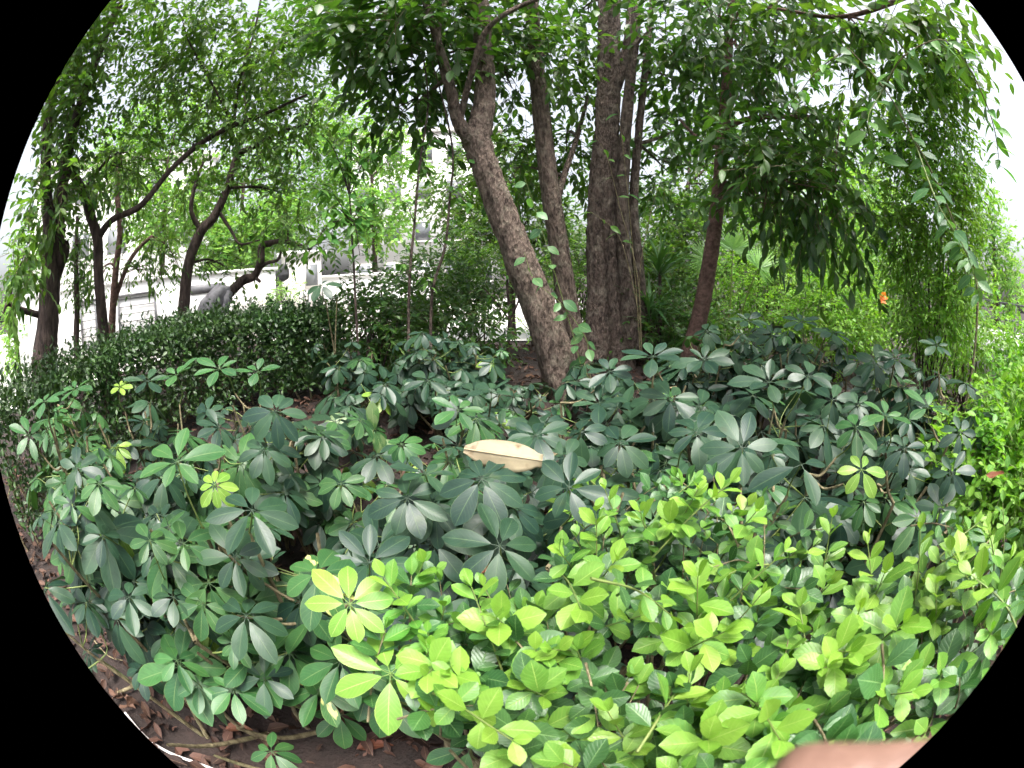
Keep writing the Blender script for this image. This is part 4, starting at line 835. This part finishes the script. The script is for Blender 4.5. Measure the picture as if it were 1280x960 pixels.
# pale trailing stems on the widest clump
rt = on_ground(PH(800, 430, H3 - .35)); t = thing('creeper', 'thin straggling creeper with pale stalks against the widest tree clump', 'creeper', rt)
for q in ([(802, 440), (796, 340), (775, 260), (760, 200), (745, 170)], [(802, 440), (800, 340), (815, 260), (830, 215)], [(800, 400), (785, 330), (770, 290), (735, 262)], [(800, 440), (790, 300), (782, 215), (772, 130)]):
    leafy(t, rt, [PH(u, v, H3 - .45) for u, v in q], .006, SAP, .13, 5, .2, .5, 'stem_b', 'vine', .6)

# arrow-leaved plant with spots
ARUM = leaf_meshes('arum', (blade(1, .6, .3, 8, 4, .15, -.12, heart=.22, wave=.01), blade(1, .56, .32, 8, 4, .25, -.2, heart=.2)))
rt = on_ground(PH(462, 560, 2.5)); t = thing('arrow_leaf_plant', 'plant with spotted arrow-shaped leaves in the shade below the hedge end', 'plant', rt)
for (u, v, du, dv, L) in ((465, 507, 2, 26, .14), (472, 545, 8, 28, .15), (430, 522, -30, 8, .13), (484, 552, 18, 14, .09)):
    b = PH(u, v, 2.45); y = PH(u + du, v + dv, 2.42) - b
    lf = obj('leaf', random.choice(ARUM), t, None, frame(b - rt, y, (CAM - b).normalized() + UP * .5, L))
    obj('stalk', MB().tube([Vector((U(-.02, .02), U(-.02, .02), -.02)), (b - rt) * .5 + V3(.02), b - rt], [.004, .003, .002], 5, 4).mesh('stalk', 'stem_g'), t)

# strap-leaved plants
ST = leaf_meshes('strap', (blade(1, .075, .4, 9, 2, .3, -.35), blade(1, .07, .35, 9, 2, .3, -.6), blade(1, .08, .4, 9, 2, .3, -.15)))
def strap_plant(label, u, v, h, top, L, n):
    c = PH(u, v, h); rt = on_ground(c); t = thing('strap_leaf_plant', label, 'plant', rt, 'strap-leaved plants')
    obj('trunk', MB().tube([Vector((0, 0, -.05)), (c - rt) * .5 + V3(.02), c - rt], [.03, .026, .02], 8, 4, .08).mesh('trunk', 'bark4'), t)
    for k in range(n):
        a = k * 2.4; el = U(.1, 1.35); y = Vector((math.cos(a) * math.cos(el), math.sin(a) * math.cos(el), math.sin(el)))
        obj('leaf', random.choice(ST), t, None, frame(c - rt + Vector((0, 0, U(-.18, .02))), y, UP - y * .5 + V3(.1), L * U(.7, 1.1)))
strap_plant('strap-leaved plant with arching blades between the widest clump and the reddish trunk', 824, 330, 5.3, 0, .55, 46)
strap_plant('lower strap-leaved plant beside the foot of the widest clump', 812, 385, 5.0, 0, .5, 40)
# fan palm
FB = leaf_meshes('fan', (blade(1, .07, .35, 6, 2, .35, -.05), blade(1, .065, .35, 6, 2, .35, -.14)))
rt = on_ground(PH(912, 345, 5.8)); t = thing('fan_palm', 'small fan palm with pleated fronds right behind the reddish trunk', 'palm', rt)
for (u, v, h, L, ax) in ((916, 312, 5.7, .42, (.3, 0, 1)), (948, 335, 5.6, .36, (.8, 0, .5)), (885, 325, 6.0, .36, (-.7, .2, .6))):
    c = PH(u, v, h) - rt; A = Vector(ax).normalized(); nn = (Vector((-.2, -1, .3))).normalized(); sd = A.cross(nn).normalized()
    fr = obj('frond', MB().tube([Vector((0, 0, -.05)), c * .6 + Vector((0, 0, .1)), c], [.014, .01, .006], 5, 5).mesh('frond', 'stem_g'), t)
    for k in range(26):
        a = (k / 25 - .5) * 3.6; y = A * math.cos(a) + sd * math.sin(a); obj('blade', random.choice(FB), fr, None, frame(c, y, nn + V3(.12), L * (1 - .25 * abs(a) / 1.8) * U(.92, 1.05)))

# many-stemmed feathery shrub on the right
b0 = PH(1165, 445, 3.3); rt = on_ground(b0); t = thing('feathery_shrub', 'tall many-stemmed shrub with fine arching foliage on the right', 'shrub', rt)
for (u, v, h) in ((1108, 225, 3.4), (1128, 235, 3.4), (1122, 300, 3.5), (1142, 200, 3.3), (1150, 260, 3.4), (1160, 150, 3.2), (1176, 200, 3.2), (1190, 260, 3.2), (1205, 200, 3.1), (1215, 290, 3.2), (1172, 300, 3.4), (1135, 330, 3.6)):
    e = PH(u, v, h); m = rt.lerp(e, .45); m = m + (b0 - rt) * .0 + Vector((0, 0, .1)); m.x = rt.x + (e.x - rt.x) * .35; m.y = rt.y + (e.y - rt.y) * .35
    s0 = rt + Vector((U(-.12, .12), U(-.12, .12), -.05)); obj('stem', MB().tube([s0, m, e], [.009, .0065, .003], 6, 6).mesh('stem', 'bark4', True, rt), t)
A = []
for (u, v, h, ru, rv, dep, n) in ((1120, 180, 3.4, 40, 40, .35, 1600), (1165, 140, 3.2, 40, 45, .35, 1700), (1190, 200, 3.2, 40, 50, .35, 1700), (1205, 280, 3.2, 25, 50, .3, 1300), (1140, 250, 3.5, 40, 50, .3, 1100), (1150, 340, 3.5, 40, 50, .3, 900), (1185, 90, 3.0, 35, 40, .35, 1600), (1195, 370, 3.2, 25, 40, .3, 1000), (1130, 290, 3.2, 35, 45, .3, 1300), (1165, 400, 3.1, 45, 30, .3, 1300), (1175, 270, 3.0, 35, 50, .3, 1200)):
    c = PH(u, v, h); A.append(foliage_pts(c, blob_axes(c, h, ru, rv, dep), n, .05, .35, 4.5))
pos, Y, N, s, st, en = [np.concatenate([a[k] for a in A]) for k in range(6)]
stuff(obj('foliage', scatter_mesh('foliage', LEAF['lance'], pos, Y, N, s, 'bright', rt), t)); stuff(obj('twigs', twig_mesh(st, en, .0018, rt), t))

# big-leaved vine hanging in from the upper right
VL = leaf_meshes('creeper', (blade(1, .5, .42, 8, 4, .15, -.2, stalk=.15), blade(1, .56, .4, 8, 4, .1, -.12, heart=.06, stalk=.15), blade(1, .44, .42, 8, 4, .28, -.3, stalk=.15)))
VS = leaf_meshes('sapling', (blade(1, .46, .42, 8, 4, .15, -.2, stalk=.15), blade(1, .42, .4, 8, 4, .25, -.3, stalk=.15)))
rt = on_ground(PH(1215, 430, 2.6)); t = thing('hanging_vine', 'vine with large rounded pale leaves trailing down at the right edge', 'vine', rt)
leafy(t, rt, [rt, PH(1222, 380, 2.6), PH(1200, 300, 2.5), PH(1172, 230, 2.4), PH(1140, 170, 2.3), PH(1105, 110, 2.3), PH(1060, 60, 2.3)], .008, VL, .11, 34, .5, .15, 'stem_b', 'vine', .9)
leafy(t, rt, [PH(1140, 170, 2.3), PH(1170, 250, 2.1), PH(1205, 310, 2.1), PH(1225, 370, 2.15)], .005, VL, .105, 18, .5, .2, 'stem_g', 'vine', 1.0)
leafy(t, rt, [PH(1105, 110, 2.3), PH(1085, 150, 2.2), PH(1100, 200, 2.2)], .005, VS, .13, 16, .4, .1, 'stem_g', 'vine', .6)
leafy(t, rt, [PH(1105, 110, 2.3), PH(1130, 70, 2.2), PH(1180, 50, 2.2), PH(1215, 90, 2.2)], .006, VS, .13, 24, .5, .1, 'stem_b', 'vine', .5)
leafy(t, rt, [PH(1060, 60, 2.3), PH(1020, 90, 2.3), PH(990, 130, 2.4)], .005, VS, .12, 16, .5, .1, 'stem_b', 'vine', .5)
leafy(t, rt, [PH(1215, 90, 2.2), PH(1240, 150, 2.3), PH(1250, 210, 2.4)], .005, VS, .12, 14, .5, .1, 'stem_b', 'vine', .5)
# tree whose trunk stands outside the picture on the right and whose crown closes the upper right
tree('overhanging_tree', 'tree reaching in at the top right corner with large loose leaves',
     [[(1420, 560, 3.6, 20), (1400, 330, 3.5, 16), (1350, 120, 3.3, 12), (1270, -60, 3.0, 8)], [(1290, -30, 3.0, 6), (1180, -20, 2.9, 4), (1060, 20, 2.9, 3), (960, 10, 3, 2)]],
     'bark3', [(1070, 30, 2.9, 60, 40, .5, 600), (1130, 60, 2.8, 50, 45, .5, 600), (1000, 0, 3.0, 60, 35, .5, 500), (1170, 0, 2.8, 40, 40, .5, 420), (1060, 110, 3.2, 50, 40, .5, 400)],
     'oval', .12, 'crown_b', .5, dens=.55)

# ================================================================== SMALL THINGS
# beige dry leaf lying on the schefflera
bl = blade(1, .42, .52, 16, 8, -.4, -.07, base=.24, tip=.42, wave=.03, sq=.66)
b0 = P(580, 561, 1.09); b1 = P(678, 575, 1.07); y = b1 - b0; L = y.length; nn = (CAM - b0).normalized() * 1.0 + UP * .18
o = obj('dry_leaf', np_mesh('dry_leaf', bl[0], bl[1], 'beige', bl[2], False), None, None, frame(b0, y, nn, L))
tag(o, 'beige dried leaf with a raised midrib lying on the schefflera in the middle', 'leaf'); so = o.modifiers.new('Solidify', 'SOLIDIFY'); so.thickness = .008
M['rib'] = plain('dry_midrib', (.3, .24, .14), (.34, .27, .17), 40, .6)
obj('midrib', MB().tube([Vector((0, i / 10, .003 - .07 * (i / 10) ** 2)) for i in range(11)], np.linspace(.011, .006, 11), 6).mesh('midrib', 'rib'), o)
# single fallen leaves on the litter
FD = [blade(1, .45, .5, 9, 4, .5, -.35, wave=.03), blade(1, .5, .45, 9, 4, .3, .3, wave=.04), blade(1, .4, .5, 9, 4, .7, -.2, wave=.02)]
FDM = [np_mesh('fallen_leaf', b[0], b[1], 'dead', b[2]) for b in FD]
for i, (lab, u, v, L, du, dv) in enumerate((('red-brown curled dead leaf on the litter at the bottom edge', 448, 940, .12, 50, -12), ('pale tan dead leaf above the red-brown curled one', 424, 908, .08, 10, -40), ('brown dead leaf beside the forked grey twig', 165, 850, .13, 40, 10),
        ('dead leaf lying left of the low schefflera over the litter', 205, 880, .12, 30, 30), ('dead leaf under the bright yellow-green schefflera', 520, 900, .14, 40, 25), ('brown dead leaf between the white hose and the low rosette', 285, 915, .12, 40, 5))):
    b = G(u, v) + Vector((0, 0, .02)); e = G(u + du, v + dv); y = (e - b); y.z = U(.02, .06)
    tag(obj('fallen_leaf', FDM[i % 3], None, None, frame(b, y, UP + V3(.2), L)), lab, 'leaf', 'fallen leaves on the litter')
b = P(1232, 594, 1.32); tag(obj('fallen_leaf', FDM[1], None, None, frame(b, P(1258, 600, 1.3) - b, UP + (CAM - b).normalized() * .4, .065)), 'rust-brown dead leaf caught in the schefflera at the right edge', 'leaf')
b = P(583, 716, .98); tag(obj('fallen_leaf', FDM[0], None, None, frame(b, P(615, 706, .98) - b, UP + (CAM - b).normalized(), .055)), 'small orange-brown dead leaf caught left of the golden shrubs', 'leaf')
# twigs and hose on the ground
def gp(u, v, dz): p = G(u, v); p.z += dz; return p
tb = gp(180, 862, .03)
o = obj('fallen_twig', MB().tube([gp(148, 874, .03) - tb, gp(175, 863, .035) - tb, gp(207, 849, .04) - tb, gp(228, 842, .03) - tb], [.009, .009, .008, .005], 7, 4, .06).mesh('fallen_twig', 'stem_b'), None, tb)
tag(o, 'forked grey twig lying on the leaf litter at lower left', 'twig'); obj('fork', MB().tube([gp(205, 850, .04) - tb, gp(209, 870, .03) - tb, gp(212, 895, .02) - tb], [.007, .006, .004], 6, 4, .06).mesh('fork', 'stem_b'), o)
tb = gp(140, 825, .03); o = obj('fallen_twig', MB().tube([gp(122, 808, .05) - tb, gp(140, 826, .03) - tb, gp(160, 832, .03) - tb], [.005, .004, .003], 6, 4).mesh('fallen_twig', 'stem_b'), None, tb); tag(o, 'short thin twig above the forked grey twig', 'twig')
tb = gp(225, 945, .02); o = obj('white_hose', MB().tube([gp(160, 895, .02) - tb, gp(186, 925, .02) - tb, gp(215, 944, .02) - tb, gp(252, 958, .02) - tb, gp(300, 975, .02) - tb], .0065, 10, 6).mesh('white_hose', 'offwhite'), None, tb); tag(o, 'thin white hose curving along the ground at the bottom left rim', 'hose')
# orange flower
fc = PH(1101, 372, 5.0); rt = on_ground(fc); t = thing('orange_flower', 'orange flower above the bright lime shrub', 'flower', rt)
M['petal'] = leafmat('orange_petal', (.75, .18, .05), (.8, .22, .07), None, 'object', .35, .5, .3, (.8, .35, .15)); M['petal2'] = M['petal']
obj('stalk', MB().tube([Vector((0, 0, -.03)), (fc - rt) * .5 + V3(.03), fc - rt], [.005, .004, .003], 5, 4).mesh('stalk', 'stem_g'), t)
PT = leaf_meshes('petal', (blade(1, .55, .6, 6, 4, .2, .25),))
for k in range(6):
    a = k * PI / 3; y = Vector((math.cos(a), -.45, math.sin(a))); obj('petal', PT[0], t, None, frame(fc - rt, y, Vector((0, -1, .3)), .09))
# hand holding the camera: one finger reaches into the lower right corner
def hand():
    tipc = P(955, 968, .086); kn = P(1290, 955, .098); ax = (tipc - kn).normalized(); fwd = ray(1080, 960); dn = (fwd - ax * fwd.dot(ax)).normalized(); sd = ax.cross(dn).normalized()
    if sd.y > 0: sd = -sd                       # the other fingers lie on the camera's side
    vs, es, rs = [], [], []
    def add(p, r, par=None):
        vs.append(tuple(p)); rs.append(r)
        if par is not None: es.append((par, len(vs) - 1))
        return len(vs) - 1
    palm = kn - ax * .045 + sd * .035; wr = palm - ax * .055
    i_p = add(palm, .02); i_w = add(wr, .023, i_p); add(wr - ax * .08 + Vector((0, 0, -.02)), .027, i_w)
    k0 = add(kn, .0108, i_p); q = k0
    for f, r in ((.33, .0098), (.62, .0092), (.85, .0086), (1.0, .007)): q = add(kn.lerp(tipc, f), r, q)
    for j in (1, 2, 3):                          # the other fingers, curled back
        b = kn + sd * .019 * j - ax * .004 * j; q = add(b, .0105, i_p); q = add(b + ax * (.034 - .002 * j) - dn * .012, .0095, q); q = add(b + ax * .03 - dn * .034, .0088, q); add(b + ax * .008 - dn * .04, .0075, q)
    th = palm - sd * .026 - ax * .01; q = add(th, .0135, i_p); q = add(th + ax * .028 - dn * .014 - sd * .008, .0115, q); add(th + ax * .05 - dn * .024, .0085, q)
    off = Vector(vs[i_w]); me = bpy.data.meshes.new('hand'); me.from_pydata([tuple(Vector(v) - off) for v in vs], es, []); me.materials.append(M['skin'])
    o = obj('person_hand', me, None, off); m = o.modifiers.new('Skin', 'SKIN'); m.use_smooth_shade = True
    for v, r in zip(me.skin_vertices[0].data, rs): v.radius = (r, r)
    me.skin_vertices[0].data[i_p].use_root = True; me.skin_vertices[0].data[i_p].radius = (.03, .018)
    sb = o.modifiers.new('Subdivision', 'SUBSURF'); sb.levels = 2; sb.render_levels = 2
    tag(o, 'finger of a bare hand blurring into the bottom right corner', 'hand')
hand()
